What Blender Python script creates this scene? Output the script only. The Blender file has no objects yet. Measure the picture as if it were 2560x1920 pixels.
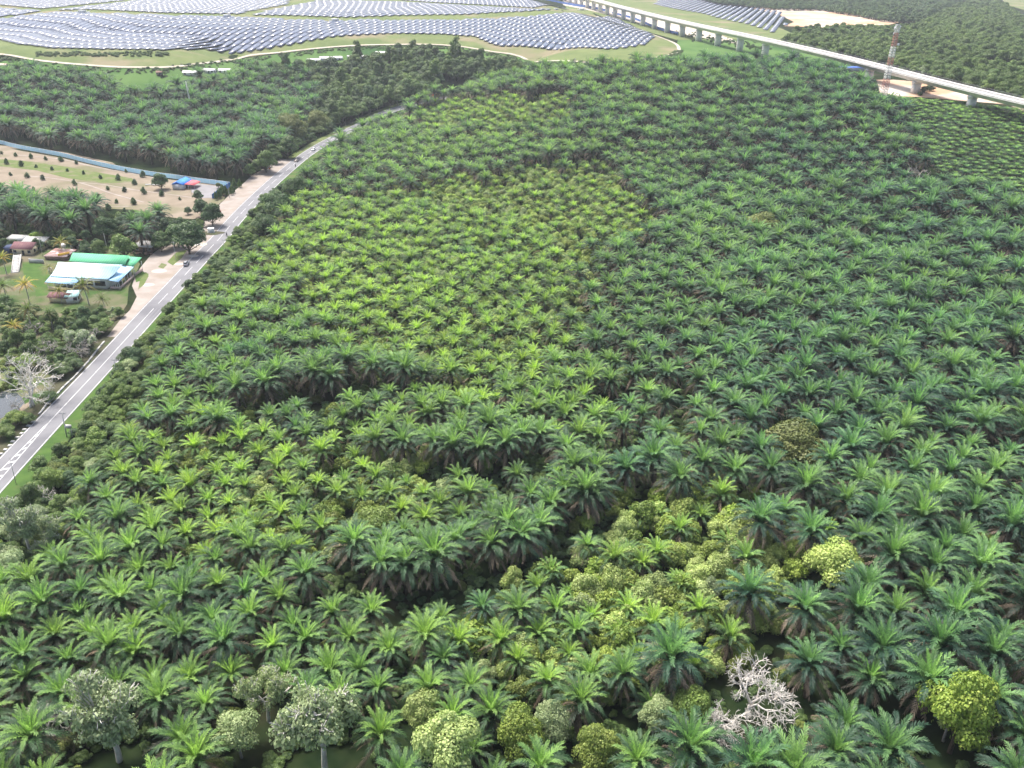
import bpy, bmesh, math, random
import numpy as np
from mathutils import Vector, Matrix, Euler
random.seed(7); RG = np.random.default_rng(7)
SC = bpy.context.scene; COL = SC.collection
PI = math.pi; R = math.radians

# ------------------------------------------------------------------ camera
FPX = 2150.0; PITCH = R(26.9); ROLL = R(1.5); CAMZ = 120.0
Fw = np.array([0, math.cos(PITCH), -math.sin(PITCH)])
R0 = np.array([1.0, 0, 0]); U0 = np.array([0, math.sin(PITCH), math.cos(PITCH)])
CR = math.cos(ROLL)*R0 + math.sin(ROLL)*U0
CU = math.cos(ROLL)*U0 - math.sin(ROLL)*R0
CAM = np.array([0, 0, CAMZ])
cd = bpy.data.cameras.new('camera'); co = bpy.data.objects.new('camera', cd); COL.objects.link(co)
cd.sensor_fit = 'HORIZONTAL'; cd.sensor_width = 36.0; cd.lens = 36.0*FPX/2560
cd.clip_start = 1.0; cd.clip_end = 20000
M = Matrix(((CR[0], CU[0], -Fw[0], 0), (CR[1], CU[1], -Fw[1], 0), (CR[2], CU[2], -Fw[2], CAMZ), (0, 0, 0, 1)))
co.matrix_world = M; SC.camera = co

def proj(p):                       # world -> photo pixel (2560 x 1920) and depth
    d = np.asarray(p, float) - CAM
    z = d @ Fw
    return 1280 + FPX*(d @ CR)/z, 960 - FPX*(d @ CU)/z, z

# ------------------------------------------------------------------ terrain
def sstep(t):
    t = np.clip(t, 0, 1); return t*t*(3-2*t)
def Hbase(x, y):                   # low by the road, rising to the back and to the right
    x = np.asarray(x, float); y = np.asarray(y, float)
    rr = 42*sstep((y-(410-.75*np.clip(x-60, 0, 250)))/400)*sstep((x+100)/170)
    rl = 38*sstep((y-560)/200)*sstep((-145-x)/160)
    rc = 42*sstep((y-650)/240)
    return np.maximum(np.maximum(rr, rl), rc)
def xend(y): return 190-.2*(np.asarray(y, float)-908)-30
FRXs = FRYs = FRQ = None
def H(x, y):
    h = Hbase(x, y)
    if FRXs is None: return h
    x = np.asarray(x, float); y = np.asarray(y, float)
    k = sstep((xend(y)-x)/70.0); d = y-np.polyval(FRQ, np.clip(x, -900, 200))
    return h+11*sstep((d+20)/220.0)*k
_T = np.concatenate([np.linspace(55, 1500, 800), np.linspace(1510, 9000, 250)])
def P(u, v, z=None, h=0.0):        # photo pixel -> point on the ground (h above it), or on the level z
    d = Fw*FPX + CR*(u-1280) - CU*(v-960)
    if z is not None:
        return CAM + d*((z-CAMZ)/d[2])
    d = d/d[1]; g = (CAMZ+d[2]*_T)-(H(d[0]*_T, _T)+h); i = int(np.argmax(g < 0)) if (g < 0).any() else len(_T)-1
    lo, hi = (_T[i-1] if i else _T[0]*.5), _T[i]
    for _ in range(18):
        m = .5*(lo+hi)
        if CAMZ+d[2]*m-float(H(d[0]*m, m))-h < 0: hi = m
        else: lo = m
    p = CAM+d*hi; p[2] = float(H(p[0], p[1]))+h; return p
_f = np.array([P(u, v)[:2] for u, v in [(-300, 90), (-120, 96), (0, 104), (125, 123), (250, 126), (400, 128), (520, 127), (660, 126), (740, 114), (830, 97), (900, 92), (1000, 90), (1110, 92), (1190, 100), (1240, 117), (1330, 120), (1420, 124), (1520, 126), (1608, 116), (1660, 112)]])
_x = np.linspace(_f[0, 0]-900, _f[-1, 0], 500); _y = np.interp(_x, _f[:, 0], _f[:, 1])
_k = np.exp(-np.linspace(-2, 2, 91)**2); _k /= _k.sum()
FRQ = np.polyfit(_f[:, 0], _f[:, 1], 3)
FRXs, FRYs = _x, np.convolve(np.pad(_y, 45, mode='edge'), _k, 'valid')
FRQ = np.polyfit(_f[:, 0], _f[:, 1], 3)
def rise_to(p, v):                 # height above p at which a vertical reaches the photo row v
    lo, hi = 0.0, 90.0
    for _ in range(30):
        m = .5*(lo+hi); lo, hi = (m, hi) if proj(np.array([p[0], p[1], p[2]+m]))[1] > v else (lo, m)
    return lo
def PX(pts, z=None): return [P(u, v, z) for u, v in pts]

NOGO = []                          # (x, y, r): spots kept free of palms and scrub
def inpoly(pts, poly):
    pts = np.atleast_2d(np.asarray(pts, float)); poly = np.asarray(poly, float)
    x, y = pts[:, 0], pts[:, 1]; c = np.zeros(len(pts), bool); j = len(poly)-1
    for i in range(len(poly)):
        xi, yi = poly[i]; xj, yj = poly[j]
        k = ((yi > y) != (yj > y)) & (x < (xj-xi)*(y-yi)/(yj-yi+1e-12)+xi)
        c ^= k; j = i
    return c
def wob(x, y, s=1.0, o=0.0):       # smooth noise about -1..1
    x = np.asarray(x)*s+o; y = np.asarray(y)*s-o
    return (np.sin(x*1.0+1.7*np.sin(y*.7))+np.sin(y*1.3+1.3*np.sin(x*.9+2))+np.sin((x+y)*.6+1))/3

# ------------------------------------------------------------------ materials
def nm(name):
    m = bpy.data.materials.new(name); m.use_nodes = True
    nt = m.node_tree; return m, nt, nt.nodes, nt.links, nt.nodes['Principled BSDF']
def rgba(c): return (c[0], c[1], c[2], 1)
def mat(name, c1, c2=None, scale=1.0, rough=.8, spec=.3, bump=0, c3=None, scale2=None, metal=0, detail=6, thr=(.35, .65)):
    m, nt, N, L, b = nm(name)
    b.inputs['Roughness'].default_value = rough; b.inputs['Specular IOR Level'].default_value = spec
    b.inputs['Metallic'].default_value = metal
    if c2 is None:
        c2 = tuple(x*.86 for x in c1)
    geo = N.new('ShaderNodeTexCoord'); src = geo.outputs['Object']
    no = N.new('ShaderNodeTexNoise'); no.inputs['Scale'].default_value = scale; no.inputs['Detail'].default_value = detail
    L.new(src, no.inputs['Vector'])
    rp = N.new('ShaderNodeValToRGB'); rp.color_ramp.elements[0].position = thr[0]; rp.color_ramp.elements[1].position = thr[1]
    rp.color_ramp.elements[0].color = rgba(c1); rp.color_ramp.elements[1].color = rgba(c2)
    L.new(no.outputs['Fac'], rp.inputs['Fac']); out = rp.outputs['Color']
    if c3 is not None:
        n2 = N.new('ShaderNodeTexNoise'); n2.inputs['Scale'].default_value = scale2; n2.inputs['Detail'].default_value = 5
        L.new(src, n2.inputs['Vector'])
        r2 = N.new('ShaderNodeValToRGB'); r2.color_ramp.elements[0].position = .52; r2.color_ramp.elements[1].position = .66
        L.new(n2.outputs['Fac'], r2.inputs['Fac'])
        mx = N.new('ShaderNodeMix'); mx.data_type = 'RGBA'
        L.new(r2.outputs['Color'], mx.inputs['Factor']); L.new(out, mx.inputs[6]); mx.inputs[7].default_value = rgba(c3)
        out = mx.outputs[2]
    L.new(out, b.inputs['Base Color'])
    if bump:
        bp = N.new('ShaderNodeBump'); bp.inputs['Strength'].default_value = bump; bp.inputs['Distance'].default_value = .1
        L.new(no.outputs['Fac'], bp.inputs['Height']); L.new(bp.outputs['Normal'], b.inputs['Normal'])
    return m
def foliage(name, low, high, transl=.3, rough=.5, spec=.35):
    """leaf colour from the age attribute (frond age on palms, plain tone on broad leaves); two palettes mixed by the plant's tint"""
    m, nt, N, L, b = nm(name)
    a = N.new('ShaderNodeAttribute'); a.attribute_type = 'GEOMETRY'; a.attribute_name = 'age'
    t = N.new('ShaderNodeAttribute'); t.attribute_type = 'INSTANCER'; t.attribute_name = 'tint'
    rs = []
    for stops in (low, high):
        rp = N.new('ShaderNodeValToRGB'); e = rp.color_ramp.elements
        while len(e) < len(stops): e.new(.5)
        for i, (p, c) in enumerate(stops): e[i].position = p; e[i].color = rgba(c)
        L.new(a.outputs['Fac'], rp.inputs['Fac']); rs.append(rp)
    mx = N.new('ShaderNodeMix'); mx.data_type = 'RGBA'
    L.new(t.outputs['Fac'], mx.inputs['Factor']); L.new(rs[0].outputs['Color'], mx.inputs[6]); L.new(rs[1].outputs['Color'], mx.inputs[7])
    oi = N.new('ShaderNodeObjectInfo'); mr = N.new('ShaderNodeMapRange')
    mr.inputs['To Min'].default_value = .8; mr.inputs['To Max'].default_value = 1.22
    L.new(oi.outputs['Random'], mr.inputs['Value'])
    hs = N.new('ShaderNodeHueSaturation'); L.new(mx.outputs[2], hs.inputs['Color']); L.new(mr.outputs['Result'], hs.inputs['Value'])
    L.new(hs.outputs['Color'], b.inputs['Base Color']); b.inputs['Roughness'].default_value = rough
    b.inputs['Specular IOR Level'].default_value = spec
    tr = N.new('ShaderNodeBsdfTranslucent'); L.new(hs.outputs['Color'], tr.inputs['Color'])
    ms = N.new('ShaderNodeMixShader'); ms.inputs['Fac'].default_value = transl
    L.new(b.outputs['BSDF'], ms.inputs[1]); L.new(tr.outputs['BSDF'], ms.inputs[2])
    L.new(ms.outputs['Shader'], N['Material Output'].inputs['Surface'])
    return m

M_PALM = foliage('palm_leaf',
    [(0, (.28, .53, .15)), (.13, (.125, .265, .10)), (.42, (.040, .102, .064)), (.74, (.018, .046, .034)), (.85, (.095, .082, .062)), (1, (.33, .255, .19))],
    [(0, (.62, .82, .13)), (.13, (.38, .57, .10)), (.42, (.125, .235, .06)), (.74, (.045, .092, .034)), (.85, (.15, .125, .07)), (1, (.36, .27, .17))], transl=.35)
M_COCO = foliage('coconut_leaf',
    [(0, (.16, .28, .05)), (.5, (.06, .13, .035)), (.85, (.10, .13, .04)), (1, (.25, .18, .08))],
    [(0, (.36, .40, .05)), (.4, (.40, .33, .04)), (.8, (.50, .33, .04)), (1, (.42, .26, .06))])
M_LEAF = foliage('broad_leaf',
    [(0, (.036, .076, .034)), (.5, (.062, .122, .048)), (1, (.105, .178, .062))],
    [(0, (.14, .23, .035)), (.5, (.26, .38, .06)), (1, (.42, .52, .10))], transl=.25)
M_OLIVE = foliage('olive_leaf',
    [(0, (.075, .105, .03)), (.5, (.125, .155, .045)), (1, (.19, .20, .065))],
    [(0, (.15, .23, .04)), (.5, (.255, .36, .065)), (1, (.40, .49, .10))], transl=.25)
M_PALE = foliage('pale_leaf',
    [(0, (.21, .29, .15)), (.5, (.31, .39, .21)), (1, (.42, .49, .29))],
    [(0, (.22, .33, .07)), (.5, (.35, .45, .11)), (1, (.50, .57, .18))], transl=.25)
M_BARK = mat('bark', (.14, .115, .09), (.075, .06, .045), scale=4, rough=.95, spec=.1, bump=.6)
M_PTRUNK = mat('palm_trunk', (.10, .085, .06), (.05, .042, .03), scale=9, rough=.95, spec=.1, bump=.8)
M_WBARK = mat('white_bark', (.74, .71, .66), (.55, .51, .46), scale=3, rough=.85, spec=.15, bump=.3)
M_GBARK = mat('grey_bark', (.44, .41, .37), (.30, .275, .24), scale=3, rough=.9, spec=.1, bump=.3)

# ------------------------------------------------------------------ mesh building
class MB:
    def __init__(s): s.v = []; s.f = []; s.m = []; s.a = []; s.n = 0
    def add(s, V, Fs, mi=0, age=0.0):
        V = np.asarray(V, float).reshape(-1, 3)
        k = s.n; s.v.append(V); s.n += len(V)
        s.a.append(np.broadcast_to(np.asarray(age, float), (len(V),)))
        for f in Fs: s.f.append([i+k for i in f])
        s.m.extend([mi]*len(Fs) if isinstance(mi, int) else mi)
        return s
    def merge(s, o, mi=None):
        k = s.n
        for V, a in zip(o.v, o.a): s.v.append(V); s.a.append(a)
        s.n += o.n
        s.f.extend([[i+k for i in f] for f in o.f]); s.m.extend(o.m if mi is None else [mi]*len(o.f)); return s
    def box(s, c, d, rz=0, mi=0, top=1.0):
        x, y, z = d[0]/2, d[1]/2, d[2]/2; t = top
        V = np.array([[-x, -y, -z], [x, -y, -z], [x, y, -z], [-x, y, -z], [-x*t, -y*t, z], [x*t, -y*t, z], [x*t, y*t, z], [-x*t, y*t, z]])
        ca, sa = math.cos(rz), math.sin(rz)
        V = V @ np.array([[ca, sa, 0], [-sa, ca, 0], [0, 0, 1]]) + np.asarray(c, float)
        return s.add(V, [[0, 3, 2, 1], [4, 5, 6, 7], [0, 1, 5, 4], [1, 2, 6, 5], [2, 3, 7, 6], [3, 0, 4, 7]], mi)
    def tube(s, p0, p1, r0, r1=None, n=6, mi=0, cap=True):
        p0 = np.asarray(p0, float); p1 = np.asarray(p1, float); r1 = r0 if r1 is None else r1
        d = p1-p0; L_ = np.linalg.norm(d); d = d/max(L_, 1e-9)
        a = np.array([0, 0, 1.0]) if abs(d[2]) < .9 else np.array([1.0, 0, 0])
        e1 = np.cross(d, a); e1 /= np.linalg.norm(e1); e2 = np.cross(d, e1)
        t = np.arange(n)*2*PI/n; ring = np.outer(np.cos(t), e1)+np.outer(np.sin(t), e2)
        V = np.vstack([p0+ring*r0, p1+ring*r1])
        Fs = [[i, (i+1) % n, n+(i+1) % n, n+i] for i in range(n)]
        if cap: Fs += [list(range(n-1, -1, -1)), list(range(n, 2*n))]
        return s.add(V, Fs, mi)
    def path(s, pts, rad, n=6, mi=0, age=0.0):
        pts = np.asarray(pts, float); k = len(pts); rad = np.broadcast_to(np.asarray(rad, float), (k,))
        tg = np.gradient(pts, axis=0); V = []
        for i in range(k):
            d = tg[i]/max(np.linalg.norm(tg[i]), 1e-9)
            a = np.array([0, 0, 1.0]) if abs(d[2]) < .9 else np.array([1.0, 0, 0])
            e1 = np.cross(d, a); e1 /= np.linalg.norm(e1); e2 = np.cross(d, e1)
            t = np.arange(n)*2*PI/n
            V.append(pts[i]+(np.outer(np.cos(t), e1)+np.outer(np.sin(t), e2))*rad[i])
        Fs = [[j*n+i, j*n+(i+1) % n, (j+1)*n+(i+1) % n, (j+1)*n+i] for j in range(k-1) for i in range(n)]
        Fs += [list(range(n-1, -1, -1)), list(range((k-1)*n, k*n))]
        return s.add(np.vstack(V), Fs, mi, age)
    def slab(s, top, th, mi=0):      # polygon (3-D corners, any slope) thickened downwards
        T = np.asarray(top, float); n = len(T); B = T-np.array([0, 0, th])
        return s.add(np.vstack([T, B]), [list(range(n)), list(range(2*n-1, n-1, -1))]+[[i, n+i, n+(i+1) % n, (i+1) % n] for i in range(n)], mi)
    def prism(s, poly, z0, z1, mi=0):
        n = len(poly); V = [(p[0], p[1], z0) for p in poly]+[(p[0], p[1], z1) for p in poly]
        return s.add(V, [list(range(n-1, -1, -1)), list(range(n, 2*n))]+[[i, (i+1) % n, n+(i+1) % n, n+i] for i in range(n)], mi)
    def mesh(s, name, mats):
        me = bpy.data.meshes.new(name)
        V = np.vstack(s.v); sizes = np.array([len(f) for f in s.f]); flat = np.fromiter((i for f in s.f for i in f), dtype=np.int32, count=int(sizes.sum()))
        me.vertices.add(len(V)); me.vertices.foreach_set('co', V.ravel().astype(np.float32))
        me.loops.add(len(flat)); me.loops.foreach_set('vertex_index', flat)
        me.polygons.add(len(sizes)); st = np.concatenate([[0], np.cumsum(sizes)[:-1]]).astype(np.int32)
        me.polygons.foreach_set('loop_start', st)
        for m in (mats if isinstance(mats, (list, tuple)) else [mats]): me.materials.append(m)
        me.polygons.foreach_set('material_index', np.array(s.m, dtype=np.int32))
        at = me.attributes.new('age', 'FLOAT', 'POINT'); at.data.foreach_set('value', np.concatenate(s.a).astype(np.float32))
        me.update(calc_edges=True); me.validate(); return me
    def build(s, name, mats, parent=None, loc=(0, 0, 0), rz=0):
        return ob(name, s.mesh(name, mats), parent, loc, rz)
def ob(name, me, parent=None, loc=(0, 0, 0), rz=0):
    o = bpy.data.objects.new(name, me); COL.objects.link(o)
    o.location = [float(q) for q in loc]; o.rotation_euler = (0, 0, rz)
    if parent is not None: o.parent = parent
    return o
def tag(o, label, cat, group=None, kind=None):
    if label: o['label'] = label
    if cat: o['category'] = cat
    if group: o['group'] = group
    if kind: o['kind'] = kind
    return o
def empty(name, loc, label, cat, group=None, rz=0):
    o = ob(name, None, None, loc, rz); o.empty_display_size = .5
    return tag(o, label, cat, group)
def struct(o, kind='structure'): o['kind'] = kind; return o

# draped sheets
def drape(name, poly, m, off=.02, step=None, kind='structure'):
    poly = [(float(p[0]), float(p[1])) for p in poly]
    bm = bmesh.new(); bm.faces.new([bm.verts.new((x, y, 0)) for x, y in poly])
    if step:
        xs = [p[0] for p in poly]; ys = [p[1] for p in poly]
        for ax, lo, hi in ((0, min(xs), max(xs)), (1, min(ys), max(ys))):
            t = math.floor(lo/step)*step+step
            while t < hi:
                co_ = (t, 0, 0) if ax == 0 else (0, t, 0); no_ = (1, 0, 0) if ax == 0 else (0, 1, 0)
                bmesh.ops.bisect_plane(bm, geom=bm.verts[:]+bm.edges[:]+bm.faces[:], plane_co=co_, plane_no=no_)
                t += step
    bmesh.ops.triangulate(bm, faces=bm.faces[:])
    for f in bm.faces:
        if f.normal.z < 0: f.normal_flip()
    for v in bm.verts: v.co.z = float(H(v.co.x, v.co.y))+off
    me = bpy.data.meshes.new(name); bm.to_mesh(me); bm.free(); me.materials.append(m)
    return struct(ob(name, me), kind)
def resample(pts, step):
    pts = np.asarray(pts, float)[:, :2]
    # Catmull-Rom through the points
    out = []
    Q = np.vstack([2*pts[0]-pts[1], pts, 2*pts[-1]-pts[-2]])
    for i in range(1, len(Q)-2):
        p0, p1, p2, p3 = Q[i-1], Q[i], Q[i+1], Q[i+2]; n = max(2, int(np.linalg.norm(p2-p1)/step))
        for t in np.arange(n)/n:
            out.append(.5*((2*p1)+(-p0+p2)*t+(2*p0-5*p1+4*p2-p3)*t*t+(-p0+3*p1-3*p2+p3)*t**3))
    out.append(pts[-1]); return np.array(out)
def offset(c, d):
    t = np.gradient(c, axis=0); t /= np.linalg.norm(t, axis=1)[:, None]
    return c+np.stack([t[:, 1], -t[:, 0]], 1)*np.asarray(d, float).reshape(-1, 1)   # d>0: to the right of travel
def ribbon_mb(c, d0, d1, off, mb=None):
    a = offset(c, d0); b = offset(c, d1); mb = mb or MB(); n = len(c)
    V = np.zeros((2*n, 3)); V[0::2, :2] = a; V[1::2, :2] = b; V[:, 2] = H(V[:, 0], V[:, 1])+off
    return mb.add(V, [[2*i, 2*i+1, 2*i+3, 2*i+2] for i in range(n-1)])
def ribbon(name, c, d0, d1, off, m): return struct(ribbon_mb(c, d0, d1, off).build(name, m))
# ------------------------------------------------------------------ palms
def frond(mb, az, el, L, droop, age, npair=22, leaf=.95, vee=.35, hub=(0, 0, 0), w=.17, tipage=0.0, twist=0.0, mir=0):
    n = 9; s = np.linspace(0, 1, n); e = el-droop*s**1.35
    ds = L/(n-1); rad = .18+np.concatenate([[0], np.cumsum(np.cos(e[:-1])*ds)]); zz = np.concatenate([[0], np.cumsum(np.sin(e[:-1])*ds)])
    a = az+twist*s*s
    pts = np.stack([np.cos(a)*rad, np.sin(a)*rad, zz], 1)+np.asarray(hub, float)
    mb.path(pts[::2], np.linspace(.075, .02, len(pts[::2])), n=3, age=age)
    sj = np.linspace(.13, .99, npair)
    Pj = np.stack([np.interp(sj, s, pts[:, k]) for k in range(3)], 1); ej = el-droop*sj**1.35; aj = az+twist*sj*sj
    T = np.stack([np.cos(aj)*np.cos(ej), np.sin(aj)*np.cos(ej), np.sin(ej)], 1)
    S = np.stack([-np.sin(aj), np.cos(aj), np.zeros(npair)], 1); Nn = np.cross(T, S)*-1
    Nn = np.where(Nn[:, 2:3] < 0, -Nn, Nn) if el > -.2 else Nn
    ln = leaf*np.sin(PI*(.14+.70*sj))**.5*(L/6)*np.where(sj > .9, .86, 1)
    V = []; ages = []
    for sg in (-1, 1):
        sw = R(28)+R(38)*sj+RG.normal(0, .10, npair)
        up = vee+RG.normal(0, .14, npair)
        D = S*sg*np.cos(sw)[:, None]+T*np.sin(sw)[:, None]+Nn*up[:, None]
        D /= np.linalg.norm(D, axis=1)[:, None]
        hw = (T*(w*L/6)*.5)
        mid = Pj+D*(ln*.55)[:, None]; dr = np.zeros((npair, 3)); dr[:, 2] = -ln*(.16+.1*RG.random(npair))
        tip = Pj+D*ln[:, None]+dr
        blk = np.stack([Pj-hw*.7, Pj+hw*.7, mid+hw, mid-hw, tip], 1)
        V.append(blk.reshape(-1, 3)); ages.append(np.repeat(np.clip(age+RG.normal(0, .03, npair)+tipage*sj, 0, 1), 5))
    V = np.vstack(V); Fs = []
    for i in range(2*npair): Fs += [[5*i, 5*i+1, 5*i+2, 5*i+3], [5*i+3, 5*i+2, 5*i+4]]
    mb.add(V, Fs, 0, np.concatenate(ages))

def palm_parts(kind, seed):
    rn = random.Random(seed); sp, cr, sk, tr = MB(), MB(), MB(), MB()
    big = kind == 'mature'; L0 = 6.2 if big else 5.0
    hub = np.array([rn.uniform(-.25, .25), rn.uniform(-.25, .25), (6.6 if big else 4.0)])
    a0 = rn.uniform(0, 6.28); k = 0; GA = 2.399963
    for i in range(8):
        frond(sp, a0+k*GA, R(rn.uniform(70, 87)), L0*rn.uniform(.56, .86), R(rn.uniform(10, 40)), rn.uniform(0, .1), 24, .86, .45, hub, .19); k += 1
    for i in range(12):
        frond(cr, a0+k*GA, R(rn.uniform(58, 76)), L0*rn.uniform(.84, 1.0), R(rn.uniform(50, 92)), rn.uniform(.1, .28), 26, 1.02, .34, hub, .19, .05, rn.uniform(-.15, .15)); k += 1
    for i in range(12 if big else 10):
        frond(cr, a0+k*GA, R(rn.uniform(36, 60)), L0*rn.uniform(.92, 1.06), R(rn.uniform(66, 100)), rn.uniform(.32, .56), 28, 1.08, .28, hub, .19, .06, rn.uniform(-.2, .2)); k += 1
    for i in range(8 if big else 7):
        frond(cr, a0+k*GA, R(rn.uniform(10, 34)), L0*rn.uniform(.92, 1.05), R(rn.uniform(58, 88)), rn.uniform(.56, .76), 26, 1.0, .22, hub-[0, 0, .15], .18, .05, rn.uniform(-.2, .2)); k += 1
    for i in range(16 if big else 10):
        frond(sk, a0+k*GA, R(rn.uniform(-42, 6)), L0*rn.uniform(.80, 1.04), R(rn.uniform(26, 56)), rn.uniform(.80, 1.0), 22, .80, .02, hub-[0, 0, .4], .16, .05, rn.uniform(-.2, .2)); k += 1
    n = 9; zs = np.linspace(-.4, hub[2]-.1, n); t = zs/hub[2]
    pts = np.stack([hub[0]*t, hub[1]*t, zs], 1)
    tr.path(pts, [(.5 if big else .42)*(1+.12*math.sin(i*2.6))*(1 if i < n-2 else .85) for i in range(n)], n=9)
    for i in range(30):               # stubs of cut fronds up the stem
        a = i*GA; z = .3+(hub[2]-1.0)*i/30; r = .42 if big else .36
        tr.tube((math.cos(a)*r, math.sin(a)*r, z), (math.cos(a)*(r+.3), math.sin(a)*(r+.3), z+.38), .1, .05, 4)
    return dict(trunk=tr, skirt=sk, crown=cr, spear=sp)
PNAME = dict(trunk='trunk', skirt='dead_frond_skirt', crown='crown', spear='spear_leaf')
NV = {'mature': 6, 'young': 4}
PALM = {}; PROTO = {}
PCOL = None
def proto_obj(name, mb, mats):
    return bpy.data.objects.new(name, mb.mesh(name, mats))      # not linked: only the far mass reads it
for kd in NV:
    PALM[kd] = []; PROTO['palm_'+kd] = []
    for i in range(NV[kd]):
        pp = palm_parts(kd, 100+i+(50 if kd == 'young' else 0))
        PALM[kd].append({k: pp[k].mesh('palm_'+PNAME[k], M_PTRUNK if k == 'trunk' else M_PALM) for k in pp})
        al = MB()
        al.merge(pp['trunk'], 1); [al.merge(pp[k], 0) for k in ('skirt', 'crown', 'spear')]
        PROTO['palm_'+kd].append(proto_obj('palm_form', al, [M_PALM, M_PTRUNK]))

def coconut(seed, h, L0=4.6):
    rn = random.Random(seed); cr, tr = MB(), MB(); GA = 2.399963
    bend = rn.uniform(-1.2, 1.2); b2 = rn.uniform(-1, 1)
    zs = np.linspace(-.3, h, 10); t = zs/h; pts = np.stack([bend*t**2, b2*t**2, zs], 1); hub = pts[-1]
    tr.path(pts, np.linspace(.22, .12, 10), n=7)
    a0 = rn.uniform(0, 6)
    for i in range(24):
        f = i/23.0
        frond(cr, a0+i*GA, R(76-105*f+rn.uniform(-8, 8)), L0*rn.uniform(.85, 1.05)*(.7+.3*min(1, f*3)), R(rn.uniform(36, 62)), .05+.9*f, 18, .95, .05, hub, .2, .04, rn.uniform(-.2, .2))
    for i in range(7):
        a = i*.9; c = hub+np.array([math.cos(a)*.3, math.sin(a)*.3, -.35])
        cr.tube(c-[0, 0, .16], c+[0, 0, .16], .15, .1, 6)
    return tr.mesh('coconut_trunk', M_GBARK), cr.mesh('coconut_crown', M_COCO)

# ------------------------------------------------------------------ broad-leaved crowns
def leaves(mb, lobes, n, size, rg, shell=.55, flat=.35, mi=0):
    """many small leaf faces spread through the outer shell of several lobes (cx, cy, cz, rx, ry, rz)"""
    lobes = np.asarray(lobes, float); wgt = (lobes[:, 3]*lobes[:, 4]+lobes[:, 3]*lobes[:, 5]); wgt /= wgt.sum()
    li = rg.choice(len(lobes), n, p=wgt); d = rg.normal(size=(n, 3)); d[:, 2] = np.where(d[:, 2] < -.35, -d[:, 2]*.7, d[:, 2])
    d /= np.linalg.norm(d, axis=1)[:, None]; r = shell+(1-shell)*rg.random(n)**.6
    r *= 1+.10*np.sin(d[:, 0]*9+li)*np.sin(d[:, 1]*8+li*2)*np.sin(d[:, 2]*7)
    c = lobes[li, :3]+d*lobes[li, 3:]*r[:, None]
    nrm = d+rg.normal(0, .45, (n, 3)); nrm[:, 2] += flat; nrm /= np.linalg.norm(nrm, axis=1)[:, None]
    a = rg.normal(size=(n, 3)); e1 = np.cross(nrm, a); e1 /= np.linalg.norm(e1, axis=1)[:, None]; e2 = np.cross(nrm, e1)
    sz = size*(.6+.8*rg.random(n))[:, None]; bend = nrm*sz*.22
    V = np.stack([c-e1*sz*.62, c-e2*sz*.42+bend, c+e1*sz*.62, c+e2*sz*.42+bend], 1).reshape(-1, 3)
    lobage = rg.random(len(lobes))*.35
    age = np.clip(.32+lobage[li]+rg.normal(0, .2, n)+.12*(d[:, 2]), 0, 1)  # random tone per leaf and lobe, lighter towards the top of each lobe
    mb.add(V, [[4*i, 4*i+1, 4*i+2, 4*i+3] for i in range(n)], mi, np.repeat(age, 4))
def dome(rn, r, h, z0, k, lo=.24, hi=.52, sq=.8):
    out = []
    for i in range(k):
        a = i*2.4+rn.uniform(-.3, .3); q = math.sqrt((i+.5)/k); rr = r*.74*q*rn.uniform(.75, 1.15)
        zz = z0+h*(1-.75*q*q)*rn.uniform(.62, 1.14); s = r*rn.uniform(lo, hi)
        out.append((math.cos(a)*rr, math.sin(a)*rr, zz, s, s*rn.uniform(.85, 1.15), s*sq*rn.uniform(.85, 1.15)))
    return out
def limbs(mb, rn, base, dirv, L, r, depth, tips, spread=.5, up=.15, n=5, kids=(2, 3), shrink=.72, wig=.12):
    p = np.asarray(base, float); d = np.asarray(dirv, float); d = d/np.linalg.norm(d); pts = [p]; k = 4
    for i in range(k):
        d = d+np.array([rn.gauss(0, wig), rn.gauss(0, wig), rn.gauss(0, wig*.6)+up*.15]); d /= np.linalg.norm(d); p = p+d*L/k; pts.append(p)
    mb.path(pts, np.linspace(r, r*.66, k+1), n=n)
    if depth == 0: tips.append(p); return
    for j in range(rn.randint(*kids)):
        a = np.array([rn.gauss(0, 1), rn.gauss(0, 1), rn.gauss(0, .6)]); a -= d*(a@d); a /= max(np.linalg.norm(a), 1e-6)
        nd = d+a*rn.uniform(spread*.7, spread*1.4)+np.array([0, 0, up])
        st = pts[-1] if j < 2 else pts[rn.randint(2, k-1)]
        limbs(mb, rn, st, nd, L*shrink*rn.uniform(.8, 1.15), r*.68, depth-1, tips, spread, up, max(3, n-1), kids, shrink, wig)
TREE = {}
def tree_proto(key, trunk_mb, crown_mb, tm, cm):
    TREE.setdefault(key, []).append((trunk_mb.mesh('tree_trunk', tm) if trunk_mb else None, crown_mb.mesh('tree_crown', cm) if crown_mb else None))
    if crown_mb:
        al = MB()
        if trunk_mb: al.merge(trunk_mb, 1)
        al.merge(crown_mb, 0); PROTO.setdefault(key, []).append(proto_obj(key+'_form', al, [cm, tm]))
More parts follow.
